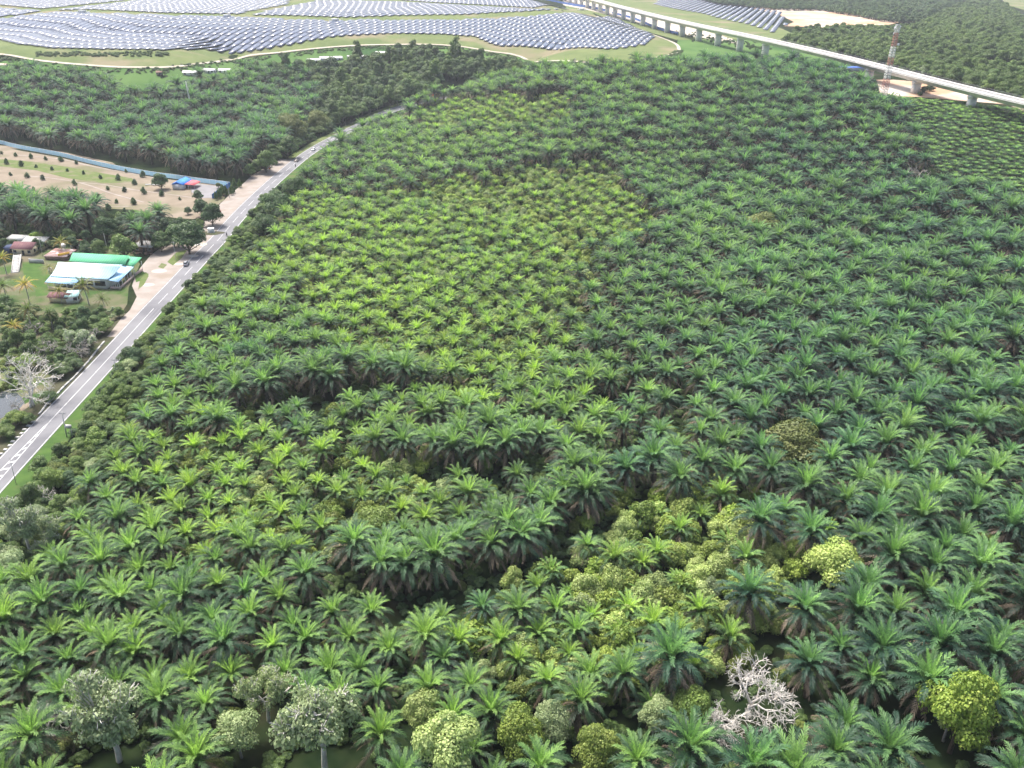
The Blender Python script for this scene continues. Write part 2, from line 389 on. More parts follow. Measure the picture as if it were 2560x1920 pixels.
def broad(key, seed, r, h, ch, n, size, k, cm=None, tm=None, fill=.25, sq=.8):
    rn = random.Random(seed); rg = np.random.default_rng(seed); t, c = MB(), MB(); tips = []
    z0 = h-ch
    t.path([(0, 0, -.4), (.1, .05, z0*.5), (rn.uniform(-.3, .3), rn.uniform(-.3, .3), z0+ch*.3)], [r*.075, r*.06, r*.045], n=7)
    for i in range(5): limbs(t, rn, (0, 0, z0*rn.uniform(.7, 1.1)), (math.cos(i*1.26), math.sin(i*1.26), .9), r*.5, r*.035, 1, tips, .5)
    lb = dome(rn, r, ch*.72, z0+ch*.1, k, sq=sq)
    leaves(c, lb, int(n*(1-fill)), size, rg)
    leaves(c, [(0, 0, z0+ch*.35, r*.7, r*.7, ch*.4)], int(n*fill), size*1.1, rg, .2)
    tree_proto(key, t, c, tm or M_BARK, cm or M_LEAF)
for i in range(4): broad('round_tree', 200+i, 4.2+.4*(i % 2), 8.5+i*.7, 7.6+i*.6, 5200, .40, 15)
for i in range(4): broad('tall_tree', 220+i, 3.4+.3*(i % 2), 12.5+i, 10.5+i*.8, 4200, .44, 16, sq=1.15)
for i in range(3): broad('fine_tree', 240+i, 4.6, 8.2+i*.5, 6.6, 9500, .27, 13, sq=.8)
for i in range(2): broad('olive_tree', 250+i, 4.8, 8.0+i, 6.4, 9500, .26, 12, cm=M_OLIVE)
for i in range(3): broad('pale_tree', 260+i, 4.2, 8.4+i*.5, 6.2, 8500, .25, 11, cm=M_PALE, tm=M_GBARK)
# sparse crowns that show white limbs
def sparse(key, seed, h, nl, size, cm, tm, depth=4, spread=.55):
    rn = random.Random(seed); rg = np.random.default_rng(seed); t, c = MB(), MB(); tips = []
    limbs(t, rn, (0, 0, -.4), (rn.uniform(-.1, .1), rn.uniform(-.1, .1), 1), h*.27, h*.029, depth, tips, spread, .06, 6, (3, 3), .74, .12)
    tp = np.array(tips); per = max(1, nl//len(tp))
    tp = tp[[i for i in range(len(tp)) if rn.random() < .7]]; per = max(1, nl//len(tp)); lb = [(p[0]*.9, p[1]*.9, p[2]-.55, .7, .7, .42) for p in tp]
    leaves(c, lb, per*len(tp), size, rg, .1)
    tree_proto(key, t, c, tm, cm)
for i in range(3): sparse('branchy_tree', 300+i, 8.5, 9500, .17, M_PALE, M_WBARK, 5, .62)
def bare(key, seed, h, tm, stems=1, spread=.75, depth=5):
    rn = random.Random(seed); t = MB(); tips = []
    for s in range(stems):
        limbs(t, rn, (rn.uniform(-.8, .8) if stems > 1 else 0, rn.uniform(-.8, .8) if stems > 1 else 0, -.4), (rn.uniform(-.25, .25), rn.uniform(-.25, .25), 1), h*(.36 if stems > 1 else .21), h*(.021 if stems > 1 else .026), depth, tips, spread if stems > 1 else 1.0, .03 if stems > 1 else .0, 6, (2, 3) if stems > 1 else (3, 3), .74 if stems > 1 else .80, .14)
    TREE.setdefault(key, []).append((t.mesh('bare_limbs', tm), None))
for i in range(3): bare('bare_tree', 330+i, 8.0, M_WBARK, 1, .75, 6)
bare('bare_many', 340, 13.0, M_WBARK, stems=5, depth=5)
for i in range(2): bare('grey_bare', 350+i, 7.0, M_GBARK)
# shrubs
def shrub(key, seed, cm, n=1900, size=.115, k=7, hh=1.0):
    rn = random.Random(seed); rg = np.random.default_rng(seed); c = MB(); t = MB()
    lb = dome(rn, 1.0, .75*hh, .35, k, .34, .52, .95*hh); leaves(c, lb, n, size, rg, .45)
    leaves(c, [(0, 0, .3, .75, .75, .5)], n//4, size, rg, .2)
    for i in range(4): t.tube((0, 0, -.2), (math.cos(i*1.6)*.35, math.sin(i*1.6)*.35, .8), .05, .02, 4)
    al = MB(); al.merge(c, 0); al.merge(t, 1)
    me = al.mesh(key, [cm, M_BARK]); TREE.setdefault(key, []).append((me, None))
    PROTO.setdefault(key, []).append(bpy.data.objects.new(key+'_form', me))
for i in range(4): shrub('leaf_shrub', 400+i, M_LEAF)
for i in range(3): shrub('olive_shrub', 410+i, M_OLIVE, 1900, .115, 8)
for i in range(3): shrub('pale_shrub', 420+i, M_PALE, 3000, .085, 9, 1.15)
def conifer(key, seed, n=700):
    rn = random.Random(seed); rg = np.random.default_rng(seed); c = MB(); t = MB()
    lb = [(rn.uniform(-.2, .2), rn.uniform(-.2, .2), .3+z*.24, .72*(1-(z/6.2)**2)+.12, .72*(1-(z/6.2)**2)+.12, .34) for z in range(6)]
    leaves(c, lb, n, .2, rg, .4); t.tube((0, 0, -.2), (0, 0, 1.4), .06, .03, 5)
    TREE.setdefault(key, []).append((t.mesh('sapling_trunk', M_BARK), c.mesh('sapling_crown', M_LEAF)))
for i in range(3): conifer('sapling', 430+i)
# ------------------------------------------------------------------ ground and its sheets
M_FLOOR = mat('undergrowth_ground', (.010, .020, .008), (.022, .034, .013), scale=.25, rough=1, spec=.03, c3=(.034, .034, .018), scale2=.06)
M_MEADOW = mat('meadow_grass', (.062, .125, .036), (.095, .165, .05), scale=.03, rough=1, spec=.05, c3=(.04, .09, .03), scale2=.018, detail=10)
M_DRYGRASS = mat('dry_grass', (.145, .175, .07), (.105, .14, .055), scale=.045, rough=1, spec=.05, c3=(.21, .185, .115), scale2=.02, detail=10)
M_LAWN = mat('lawn_grass', (.07, .125, .032), (.05, .095, .027), scale=.3, rough=1, spec=.05, c3=(.10, .12, .05), scale2=.12)
M_VERGE = mat('verge_grass', (.095, .135, .045), (.13, .155, .06), scale=.35, rough=1, spec=.05, c3=(.17, .16, .10), scale2=.15)
M_DITCH = mat('ditch_grass', (.055, .06, .035), (.085, .08, .05), scale=.4, rough=1, spec=.05, c3=(.05, .075, .03), scale2=.2)
M_SAND = mat('orchard_sand', (.245, .205, .158), (.195, .162, .12), scale=.10, rough=1, spec=.05, c3=(.15, .145, .085), scale2=.035, detail=10)
M_DIRT = mat('gravel_dirt', (.32, .285, .255), (.26, .225, .195), scale=.2, rough=1, spec=.05, c3=(.25, .21, .17), scale2=.07, detail=10)
M_EARTH = mat('bare_earth', (.42, .27, .17), (.47, .37, .29), scale=.02, rough=1, spec=.05, c3=(.52, .47, .41), scale2=.035)
M_TRACK = mat('pale_track', (.48, .43, .36), (.40, .35, .28), scale=.1, rough=1, spec=.05)
M_ROAD = mat('asphalt', (.172, .172, .180), (.200, .200, .208), scale=.12, rough=.9, spec=.12, c3=(.138, .138, .148), scale2=.05, detail=8)
M_LINE = mat('road_paint', (.64, .64, .62), (.36, .36, .37), scale=.9, rough=.8)
M_CONC = mat('concrete', (.50, .49, .46), (.40, .39, .37), scale=.5, rough=.9, spec=.15)
M_PALECONC = mat('pale_concrete', (.72, .70, .67), (.62, .60, .57), scale=.15, rough=.85, spec=.2, detail=8)
M_YARD = mat('trodden_yard', (.06, .10, .03), (.15, .13, .09), scale=.13, rough=1, spec=.05, c3=(.05, .095, .028), scale2=.09, detail=10)
M_PAD = mat('yard_concrete', (.24, .23, .235), (.20, .195, .195), scale=.2, rough=.9, spec=.15)
M_WATER = mat('pond_water', (.035, .045, .05), (.03, .04, .045), scale=.1, rough=.04, spec=.6)

def axis(lo, hi, a, b, fine, coarse):
    v = list(np.arange(a, b+.1, fine)); t = a
    while t > lo: t -= coarse; v.insert(0, t)
    t = v[-1]
    while t < hi: t += coarse; v.append(t)
    return np.array(v)
gx = axis(-5000, 7000, -760, 520, 9, 250); gy = axis(-600, 15000, 40, 1350, 9, 300)
GX, GY = np.meshgrid(gx, gy); GZ = H(GX, GY)
V = np.stack([GX, GY, GZ], -1).reshape(-1, 3); nx = len(gx)
F_ = [[j*nx+i, j*nx+i+1, (j+1)*nx+i+1, (j+1)*nx+i] for j in range(len(gy)-1) for i in range(nx-1)]
struct(MB().add(V, F_).build('ground', M_FLOOR))

# the far open land: meadow strip, solar hill, dry grass
drape('meadow', PX([(-300, 150), (-300, 215), (0, 200), (150, 195), (330, 232), (480, 222), (560, 195), (760, 190), (1000, 150), (1330, 196), (1440, 192), (1600, 172), (1750, 165), (1900, 160), (2060, 182), (2120, 150), (2060, 125), (1950, 102), (1800, 62), (1700, 70), (1690, 125), (1500, 160), (1300, 143), (1150, 118), (1000, 114), (800, 123), (600, 148), (470, 168), (330, 171), (90, 153)]), M_MEADOW, .14, 14)
path_px = [(-160, 128), (0, 136), (90, 151), (210, 163), (330, 169), (430, 168), (520, 158), (600, 146), (700, 132), (800, 121), (900, 114), (1000, 112), (1080, 112), (1150, 117), (1230, 130), (1300, 142), (1400, 153), (1500, 159), (1590, 152), (1650, 143), (1688, 134), (1697, 124), (1688, 110), (1650, 94), (1600, 77), (1540, 57), (1490, 41)]
path_w = [tuple(p[:2]) for p in PX(path_px)]
drape('solar_field_grass', path_w+[tuple(P(u, v)[:2]) for u, v in [(1470, 20), (1440, 12), (1400, 2)]]+[(30, 1600), (-200, 2400), (-1000, 2400), (-1500, 1500), (-1100, 850)], M_DRYGRASS, .25, 14)
ribbon('service_track', resample(path_w, 8), -1.5, 1.5, .45, M_TRACK)
drape('construction_earth', PX([(1850, 12), (1905, 13), (1950, 15), (2050, 17), (2160, 34), (2290, 50), (2215, 64), (2130, 64), (2080, 70), (2010, 68), (1960, 66), (1985, 56), (1945, 36), (1890, 24)]), M_EARTH, .5, 20)
drape('viaduct_earth', PX([(2190, 200), (2235, 200), (2330, 208), (2450, 238), (2600, 275), (2600, 300), (2520, 262), (2400, 252), (2300, 243), (2235, 241), (2200, 235)]), M_EARTH, .2, 12)
drape('corridor_grass', PX([(1440, 14), (1500, 40), (1600, 75), (1690, 100), (1800, 100), (1900, 100), (2080, 118), (2150, 116), (1990, 88), (1940, 66), (1860, 45), (1780, 26), (1700, 2), (1640, -6), (1480, -6)]), M_DRYGRASS, .3, 20)
drape('rail_earth', PX([(1400, 12), (1470, 26), (1560, 48), (1640, 70), (1730, 92), (1800, 102), (1850, 112), (1830, 98), (1740, 72), (1620, 42), (1500, 12), (1420, -4)]), M_TRACK, .45, 20)
drape('hill_pasture', PX([(2480, -12), (2700, -12), (2720, 30), (2560, 26), (2500, 8)]), M_DRYGRASS, .6, 120)

# ------------------------------------------------------------------ the road
ROADC = resample([(-122, 60), (-124.4, 130), (-126.4, 170), (-127.7, 206), (-128.6, 236), (-129.7, 262), (-130.7, 285), (-131.7, 315), (-132.8, 345), (-133.6, 375), (-135.4, 405), (-136.4, 450), (-136, 500), (-134.4, 545), (-130.6, 582)]+[tuple(P(u, v)[:2]) for u, v in [(850, 338), (900, 312), (943, 290), (1000, 270), (1060, 256), (1120, 244)]], 5)
ribbon('road', ROADC, -4.15, 4.1, .05, M_ROAD)
for d in (-3.8, 3.78): ribbon('edge_line', ROADC, d-.11, d+.11, .062, M_LINE)
i270 = int(np.argmin(np.abs(ROADC[:, 1]-206)))
ribbon('centre_line', ROADC[i270-1:i270+17], -.10, .10, .062, M_LINE)
mk = MB()
for i in range(i270+17, len(ROADC)-1, 3): ribbon_mb(ROADC[i:i+3], -.10, .10, .062, mk)
struct(mk.build('lane_marking', M_LINE))
# ladder-shaped median that opens towards the camera
mk = MB(); seg = ROADC[:i270+1]; wd = np.interp(seg[:, 1], [60, 140, 178, 206], [3.2, 1.9, 1.05, .1])
for sgn in (-1, 1):
    a = offset(seg, sgn*wd-.11); b = offset(seg, sgn*wd+.11); n = len(seg); VV = np.zeros((2*n, 3)); VV[0::2, :2] = a; VV[1::2, :2] = b; VV[:, 2] = .062
    mk.add(VV, [[2*i, 2*i+1, 2*i+3, 2*i+2] for i in range(n-1)])
for y in np.arange(66, 200, 3.3):
    wv = float(np.interp(y, seg[:, 1], wd)); xc = float(np.interp(y, seg[:, 1], seg[:, 0]))-wv*.0
    mk.add([(xc-wv+.11, y-.45, .062), (xc+wv-.11, y+.3, .062), (xc+wv-.11, y+1.1, .062), (xc-wv+.11, y+.35, .062)], [[0, 1, 2, 3]])
struct(mk.build('median_marking', M_LINE))
sk_ = MB()          # old tyre skid on the right lane
for dx in (1.2, 2.6): ribbon_mb(resample([(-130.2+dx, 262), (-130.6+dx, 275), (-131+dx, 290)], 4), -.14, .14, .058, sk_)
struct(sk_.build('tyre_mark', mat('tyre_black', (.15, .15, .165), (.19, .19, .2), scale=1)))
ribbon('verge', ROADC, 4.1, 9.5, .02, M_LAWN)
i1 = int(np.argmin(np.abs(ROADC[:, 1]-292)))
ribbon('ditch', ROADC[:i1], -9.6, -4.15, .02, M_DITCH)
i2 = int(np.argmin(np.abs(ROADC[:, 1]-470)))
ribbon('verge_left', ROADC[i2:], -9.0, -4.15, .03, M_VERGE)
def W2_(px): return [tuple(P(u, v)[:2]) for u, v in px]
# concrete drain edge left of the road, stone kerb pieces below it
dr = ribbon_mb(resample([tuple(P(u, v)[:2]) for u, v in [(261, 855), (240, 880), (222, 904), (205, 922), (186, 944), (160, 968), (138, 992), (118, 1011), (104, 1030), (97, 1037)]], 4), -.28, .28, .28)
drain = MB(); c_ = resample([tuple(P(u, v)[:2]) for u, v in [(261, 855), (240, 880), (222, 904), (205, 922), (186, 944), (160, 968), (138, 992), (118, 1011), (104, 1030), (97, 1037)]], 4)
a_, b_ = offset(c_, -.22), offset(c_, .22)
for i in range(len(c_)-1):
    q = [a_[i], b_[i], b_[i+1], a_[i+1]]; drain.prism([tuple(t) for t in q][::-1], -.1, .42)
tag(drain.build('drain_wall', M_CONC), 'low pale concrete drain wall running along the left side of the road', 'drain wall')
for i, y in enumerate(np.arange(174, 206, 2.1)):
    b = MB().box((0, 0, .12), (1.1, .8, .34), .15*math.sin(i*3), top=.85).build('edge_stone', M_CONC, None, (float(np.interp(y, ROADC[:, 1], ROADC[:, 0]))-4.5-.2*math.sin(i*2), y, 0))
    tag(b, 'rough pale edge stone in the broken row along the road shoulder', 'stone', 'edge stones along the road shoulder')
# dirt lay-by, orchard, yard, pond
dirt_l = [(268, 842), (300, 800), (325, 775), (342, 742), (330, 715), (338, 690), (352, 668), (375, 640), (398, 622), (440, 598), (472, 583), (505, 560), (528, 535), (552, 508), (575, 486), (605, 462), (628, 440), (655, 424), (700, 398)]
poly = PX(dirt_l); yy = [p[1] for p in poly]
right = [(float(np.interp(y, ROADC[:, 1], ROADC[:, 0]))-4.0, y) for y in np.linspace(poly[-1][1], poly[0][1], 24)]
drape('dirt_shoulder', [tuple(p[:2]) for p in poly]+right, M_DIRT, .036)
for poly_ in ([(418, 655), (440, 632), (470, 622), (455, 645), (432, 664)], [(350, 700), (365, 680), (372, 690), (360, 712), (345, 725)], [(395, 668), (404, 658), (418, 662), (408, 672)]):
    drape('grass_patch', PX(poly_), M_VERGE, .06)
for u, v, r_ in ((480, 640, 2.0), (494, 611, 3.0), (370, 712, 1.8), (448, 660, 1.6), (398, 678, 2.2)):
    c = P(u, v); drape('dry_puddle', [(c[0]+r_*1.4*math.cos(t), c[1]+r_*math.sin(t)) for t in np.arange(14)*2*PI/14], M_TRACK, .055)
    drape('puddle_rim', [(c[0]+r_*.7*math.cos(t), c[1]+r_*.5*math.sin(t)) for t in np.arange(14)*2*PI/14], M_CONC, .066)
drape('orchard_ground', PX([(-200, 330), (-60, 352), (52, 377), (150, 394), (214, 409), (289, 426), (385, 444), (492, 457), (574, 466), (566, 480), (560, 500), (545, 512), (528, 530), (505, 545), (480, 548), (440, 545), (400, 540), (340, 525), (240, 520), (130, 510), (0, 492), (-200, 470)]), M_SAND, .05, 14)
drape('orchard_grass', PX([(-100, 388), (0, 398), (80, 404), (170, 418), (250, 432), (330, 446), (335, 456), (260, 458), (170, 446), (90, 426), (0, 416), (-100, 404)]), M_VERGE, .08, 14)
drape('orchard_weeds', PX([(330, 522), (400, 518), (455, 522), (490, 530), (480, 546), (400, 540), (340, 532)]), M_LAWN, .045)
for L__ in ([(0, 487), (60, 494), (130, 505), (240, 516), (330, 516)], [(195, 456), (260, 462), (330, 474), (420, 486), (480, 494)], [(40, 388), (150, 398), (230, 416), (330, 434), (420, 452)], [(60, 440), (130, 446), (210, 460), (280, 484), (360, 506)]):
    ribbon('orchard_track', resample(W2_(L__), 4), -.55, .55, .12, M_DIRT)
drape('yard_pad', PX([(478, 457), (492, 460), (572, 468), (530, 495), (498, 496), (478, 480)]), M_PAD, .13, 14)
drape('house_yard', PX([(-60, 690), (40, 650), (60, 628), (130, 612), (190, 612), (330, 632), (350, 660), (338, 690), (320, 720), (290, 740), (200, 742), (110, 745), (20, 745), (-60, 740)]), M_YARD, .04)
drape('scrub_ground', PX([(-120, 735), (60, 735), (200, 738), (290, 738), (322, 716), (318, 760), (270, 838), (240, 872), (200, 920), (150, 970), (100, 1025), (40, 1090), (-60, 1180), (-160, 1200)]), M_YARD, .012)
drape('house_lawn', PX([(55, 655), (95, 655), (120, 668), (125, 690), (110, 708), (124, 720), (118, 738), (90, 742), (88, 720), (60, 690)]), M_LAWN, .05)
drape('house_lawn', PX([(336, 682), (352, 678), (372, 685), (366, 697), (340, 706)]), M_LAWN, .055)
drape('marsh_grass', PX([(-80, 880), (0, 880), (40, 890), (45, 930), (60, 975), (30, 985), (-80, 980)]), M_VERGE, .03)
drape('pond', PX([(-120, 975), (0, 978), (25, 981), (44, 984), (56, 996), (62, 1010), (54, 1022), (34, 1030), (12, 1042), (-20, 1056), (-120, 1070)]), M_WATER, .045)
drape('pond_bank', PX([(44, 1028), (58, 1012), (72, 1006), (76, 1014), (60, 1026), (50, 1034)]), M_SAND, .06)
drape('forest_lane', PX([(-60, 360), (40, 366), (150, 378), (280, 406), (290, 412), (200, 396), (80, 373), (-60, 368)]), M_SAND, .03)
drape('palm_clearing', PX([(2215, 845), (2235, 838), (2240, 862), (2225, 875), (2210, 870)]), M_EARTH, .05)
# ------------------------------------------------------------------ solar farm
def panel_mat():
    m, nt, N, L, b = nm('solar_glass')
    tc = N.new('ShaderNodeTexCoord'); br = N.new('ShaderNodeTexBrick'); mp = N.new('ShaderNodeMapping')
    mp.inputs['Rotation'].default_value = (0, 0, math.atan2(-.26, .966)*-1); L.new(tc.outputs['Object'], mp.inputs['Vector'])
    br.offset = 0; br.inputs['Scale'].default_value = 1.0; br.inputs['Brick Width'].default_value = 1.75; br.inputs['Row Height'].default_value = 1.05
    br.inputs['Mortar Size'].default_value = .035
    br.inputs['Color1'].default_value = (.042, .064, .125, 1); br.inputs['Color2'].default_value = (.034, .054, .108, 1); br.inputs['Mortar'].default_value = (.35, .36, .38, 1)
    L.new(mp.outputs['Vector'], br.inputs['Vector']); L.new(br.outputs['Color'], b.inputs['Base Color'])
    b.inputs['Roughness'].default_value = .22; b.inputs['Specular IOR Level'].default_value = .62
    b.inputs['Coat Weight'].default_value = .15; b.inputs['Coat Roughness'].default_value = .05
    return m
M_PANEL = panel_mat()
M_STEEL = mat('galvanised_steel', (.30, .31, .32), (.22, .23, .24), scale=2, rough=.55, metal=.5)
DV = np.array([.26, .9656]); EV = np.array([.9656, -.26])      # along and across the rows
def solar_row(q, s0, s1, label, group, kind=None, mb_pair=None, W=5.15, tl=19.5, pitch_h=1.35):
    pm, st = mb_pair or (MB(), MB()); rn = random.Random(int(q*7+s0)); s = s0; stn = []
    base = DV*s0+EV*q
    org = np.array([base[0], base[1], 0.0]) if mb_pair is None else np.zeros(3)
    while s+tl*.5 < s1:
        e = min(s+tl-.22, s1); ta = -R(6)+rn.gauss(0, R(.3)); dz = rn.gauss(0, .03)
        cs = []
        for ss, sd in ((s, -1), (e, -1), (e, 1), (s, 1)):
            p = DV*ss+EV*(q+sd*W/2*math.cos(ta)); hz = float(H(*(DV*ss+EV*q)))
            cs.append(np.array([p[0], p[1], hz+1.35+dz+sd*W/2*math.sin(ta)])-org)
        pm.slab([cs[0], cs[3], cs[2], cs[1]], .14)
        stn += [s+1.0, (s+e)/2, e-1.0]
        s += tl
    if stn:                           # one connected comb: a rail along the row with its posts
        V, Fs = [], []
        for ss in stn:
            for sx in (ss-.1, ss+.1):
                g = DV*sx+EV*q; hz = float(H(*g)); V += [(g[0], g[1], hz-.1), (g[0], g[1], hz+1.0), (g[0], g[1], hz+1.2)]
        for j in range(len(stn)):
            a = 6*j; Fs += [[a, a+3, a+4, a+1], [a+1, a+4, a+5, a+2]]
            if j+1 < len(stn): Fs.append([a+4, a+7, a+8, a+5])
        st.add(np.array(V)-org, Fs)
    if mb_pair is None and pm.n:
        o = pm.build('solar_row', M_PANEL, None, org); tag(o, label, 'solar panels', group)
        st.build('support_frame', M_STEEL, o)
        return o
def row_spans(poly, pitch, q0=0.0, tl=21.0, grp=3):
    poly = np.asarray(poly, float); qs = poly @ EV; ss = poly @ DV; out = []
    for k, q in enumerate(np.arange(math.ceil(qs.min()/pitch)*pitch+q0, qs.max(), pitch)):
        sv = np.arange(ss.min()-5, ss.max()+5, 2.0); pts = sv[:, None]*DV+q*EV; ins = inpoly(pts, poly)
        j = 0
        while j < len(sv):
            if ins[j]:
                i0 = j
                while j < len(sv) and ins[j]: j += 1
                a, b = sv[i0], sv[j-1]
                if b-a > 9: out.append((q, a, b))
            j += 1
    return out
def W2(px): return [tuple(P(u, v)[:2]) for u, v in px]
front_poly = W2([(-150, 92), (0, 103), (40, 113), (125, 123), (250, 126), (400, 128), (520, 127), (660, 127), (740, 112), (830, 95), (900, 90), (1000, 86), (1110, 88), (1190, 94), (1205, 103), (1240, 117), (1330, 120), (1420, 124), (1520, 126), (1560, 122), (1608, 114), (1634, 94), (1625, 84), (1590, 72), (1570, 60), (1555, 52), (1520, 42), (1440, 35), (1330, 42), (1250, 47), (1100, 51), (900, 50), (860, 54), (600, 45), (400, 39), (300, 35), (150, 32), (100, 37), (0, 51), (-150, 60)])
spans = row_spans(front_poly, 6.25); spans.sort()
nr = len(spans); far_px = []
for i, (q, a, b) in enumerate(spans):
    lab = 'long tilted blue-grey solar panel row among the many in the front field'
    if i == nr-1: lab = 'short rightmost solar panel row at the tip of the front field'
    elif i == nr-2: lab = 'short solar panel row next to the tip row of the front field'
    solar_row(q, a, b, lab, 'solar panel rows in the front field')
back = [
 ([(-150, 38), (0, 21), (55, 25), (112, 29), (80, 33), (40, 39), (0, 46), (-150, 56)], 'pale solar panel row in the small left corner field', 'solar panel rows in the left corner field'),
 ([(-150, 12), (0, 15), (110, 25), (200, 14), (310, 3), (330, -4), (-150, -6)], 'white glaring solar panel row in the farthest left field', 'solar panel rows in the farthest left field'),
 ([(145, 28), (220, 18), (340, 4), (380, -4), (740, -4), (715, 14), (600, 37), (540, 37), (400, 34), (230, 26)], 'white glaring solar panel row in the field behind the front rows', 'solar panel rows behind the front field'),
 ([(635, 40), (740, 15), (800, 3), (960, 4), (1080, 10), (1200, 17), (1330, 24), (1420, 28), (1300, 31), (1170, 38), (1000, 41), (860, 46), (720, 41)], 'white glaring solar panel row in the middle back field', 'solar panel rows in the middle back field'),
 ([(1000, 2), (1090, 8), (1210, 14), (1330, 21), (1425, 25), (1380, 15), (1300, 2), (1280, -5), (1000, -5)], 'white solar panel row in the back field beside the hoarding', 'solar panel rows beside the hoarding')]
allb = []
for poly, lab, grp in back:
    sp_ = row_spans(W2(poly), 6.8)
    allb += [(q, a, b, lab, grp) for q, a, b in sp_]
allb.sort(key=lambda t: (t[1]*DV+t[0]*EV)[1])
budget = 290-nr-28
for q, a, b, lab, grp in allb[:budget]: solar_row(q, a, b, lab, grp, tl=19.5)
pr = (MB(), MB())
for q, a, b, lab, grp in allb[budget:]: solar_row(q, a, b, None, None, mb_pair=pr, tl=19.5)
if pr[0].n:
    o = pr[0].build('solar_rows_beyond', M_PANEL); struct(o, 'stuff'); o['label'] = 'white glaring solar panels at the far edge'
# second field beyond the viaduct, its rows at another angle
DVs, EVs = DV, EV
p0, p1 = P(1925, 83), P(1965, 30); d2 = (p1-p0)[:2]; d2 /= np.linalg.norm(d2)
DV = d2; EV = np.array([d2[1], -d2[0]])
sp2 = row_spans(W2([(1635, 12), (1668, 20), (1700, 26), (1760, 36), (1800, 48), (1860, 60), (1900, 72), (1930, 83), (1968, 62), (1960, 46), (1950, 30), (1900, 22), (1830, 14), (1760, 2), (1690, -4), (1650, 0)]), 9.2); sp2.sort()
for i, (q, a, b) in enumerate(sp2):
    lab = 'white tilted solar panel row beyond the railway viaduct'
    if i == len(sp2)-1: lab = 'rightmost white solar panel row beyond the viaduct, beside the trees'
    solar_row(q, a, b, lab, 'solar panel rows beyond the viaduct', W=5.8)
DV, EV = DVs, EVs
M_WHITE = mat('white_paint', (.80, .80, .78), (.70, .70, .68), scale=.6, rough=.6)
for k, (u, v, lab) in enumerate([(207, 33, 'white inverter cabin at the lane behind the left end of the front rows'), (568, 44, 'white inverter cabin behind the middle of the front solar rows'), (838, 54, 'white inverter cabin behind the bend in the front solar rows'), (1455, 26, 'white inverter cabin near the blue hoarding and viaduct')]):
    p = P(u, v); t = empty('inverter_cabin', p, lab, 'cabin', 'inverter cabins of the solar farm', .26); t.scale = (.65, .65, .65)
    MB().box((0, 0, 2.0), (11, 4.5, 4.0)).box((0, 0, 4.15), (11.6, 5.1, .3)).build('cabin_wall', M_WHITE, t)
    MB().box((-8, 0, 1.1), (2.6, 2.2, 2.2)).box((8.2, 0, 1.3), (3, 2.4, 2.6)).tube((-10.5, 0, 0), (-10.5, 0, 4.6), .15).tube((11, 0, 0), (11, 0, 4.6), .15).tube((-10.5, 0, 4.3), (-6, 0, 4.3), .1).build('switchgear', M_WHITE, t)
    MB().box((1.5, -2.29, 1.4), (2.0, .08, 2.6)).build('door', M_CONC, t)

# ------------------------------------------------------------------ railway viaduct
vpx = [(1300, -42, 56), (1380, -22, 56), (1471, 0, 56), (1590, 27, 56), (1700, 54, 56), (1800, 75, 56), (1894, 99, 56), (2050, 139, 54), (2225, 184, 51), (2400, 220, 48), (2560, 259, 46), (2700, 292, 45), (2900, 335, 44)]
vw = np.array([P(u, v, z) for u, v, z in vpx])[::-1]; cf = np.polyfit(vw[:, 1], vw[:, 0], 3, w=1/np.maximum(vw[:, 1], 1))
vy = np.arange(380, 1700, 11.0); vx = np.polyval(cf, vy); VC = offset(np.stack([vx, vy], 1), 5.5)      # centre line (5.5 m right of the near edge)
VZC = np.interp(VC[:, 1], vw[:, 1], vw[:, 2]); VZC = np.convolve(np.pad(VZC, 6, mode='edge'), np.ones(13)/13, 'valid')
def sweep(c, prof, name, m, parent, close=True):
    mb = MB(); n = len(prof); V = []
    for d, dz in prof:
        pass
    rails = [offset(c, d) for d, dz in prof]
    for i in range(len(c)):
        for k, (d, dz) in enumerate(prof): V.append((rails[k][i][0], rails[k][i][1], VZC[i]+dz))
    Fs = [[i*n+k, i*n+(k+1) % n, (i+1)*n+(k+1) % n, (i+1)*n+k] for i in range(len(c)-1) for k in range(n)]
    Fs += [list(range(n)), list(range((len(c)-1)*n+n-1, (len(c)-1)*n-1, -1))]
    return mb.add(V, Fs).build(name, m, parent)
via = empty('viaduct', (VC[0][0], VC[0][1], 0), 'pale concrete railway viaduct on thick piers crossing the far right', 'viaduct'); via.location = (0, 0, 0)
sweep(VC, [(-5.5, -.1), (5.5, -.1), (5.5, -.45), (3.0, -.9), (2.6, -2.9), (-2.6, -2.9), (-3.0, -.9), (-5.5, -.45)], 'deck', M_PALECONC, via)
for sd in (-1, 1): sweep(VC, [(sd*5.2-.15, -.1), (sd*5.2+.15, -.1), (sd*5.2+.15, .95), (sd*5.2-.15, .95)], 'parapet', M_PALECONC, via)
M_SLAB = mat('track_slab', (.60, .58, .56), (.52, .50, .49), scale=.2, rough=.9)
for sd in (-1, 1):
    t_ = sweep(VC, [(sd*2.1-1.3, -.1), (sd*2.1+1.3, -.1), (sd*2.1+1.2, .18), (sd*2.1-1.2, .18)], 'track_slab', M_SLAB, via)
    for r_ in (-.5, .5): sweep(VC, [(sd*2.1+r_-.05, .18), (sd*2.1+r_+.05, .18), (sd*2.1+r_+.05, .34), (sd*2.1+r_-.05, .34)], 'rail', M_STEEL, t_)
hr = MB()
for i in range(0, len(VC)-1): 
    q = offset(VC, 5.35)[i]; hr.tube((q[0], q[1], VZC[i]+.9), (q[0], q[1], VZC[i]+2.1), .05, n=4)
qq = offset(VC, 5.35); hr.path(np.column_stack([qq, VZC+2.1]), .05, 4); hr.path(np.column_stack([qq, VZC+1.5]), .04, 4)
hr.build('handrail', M_STEEL, via)
i0 = int(np.argmin(np.abs(VC[:, 1]-P(1888, 131)[1])))
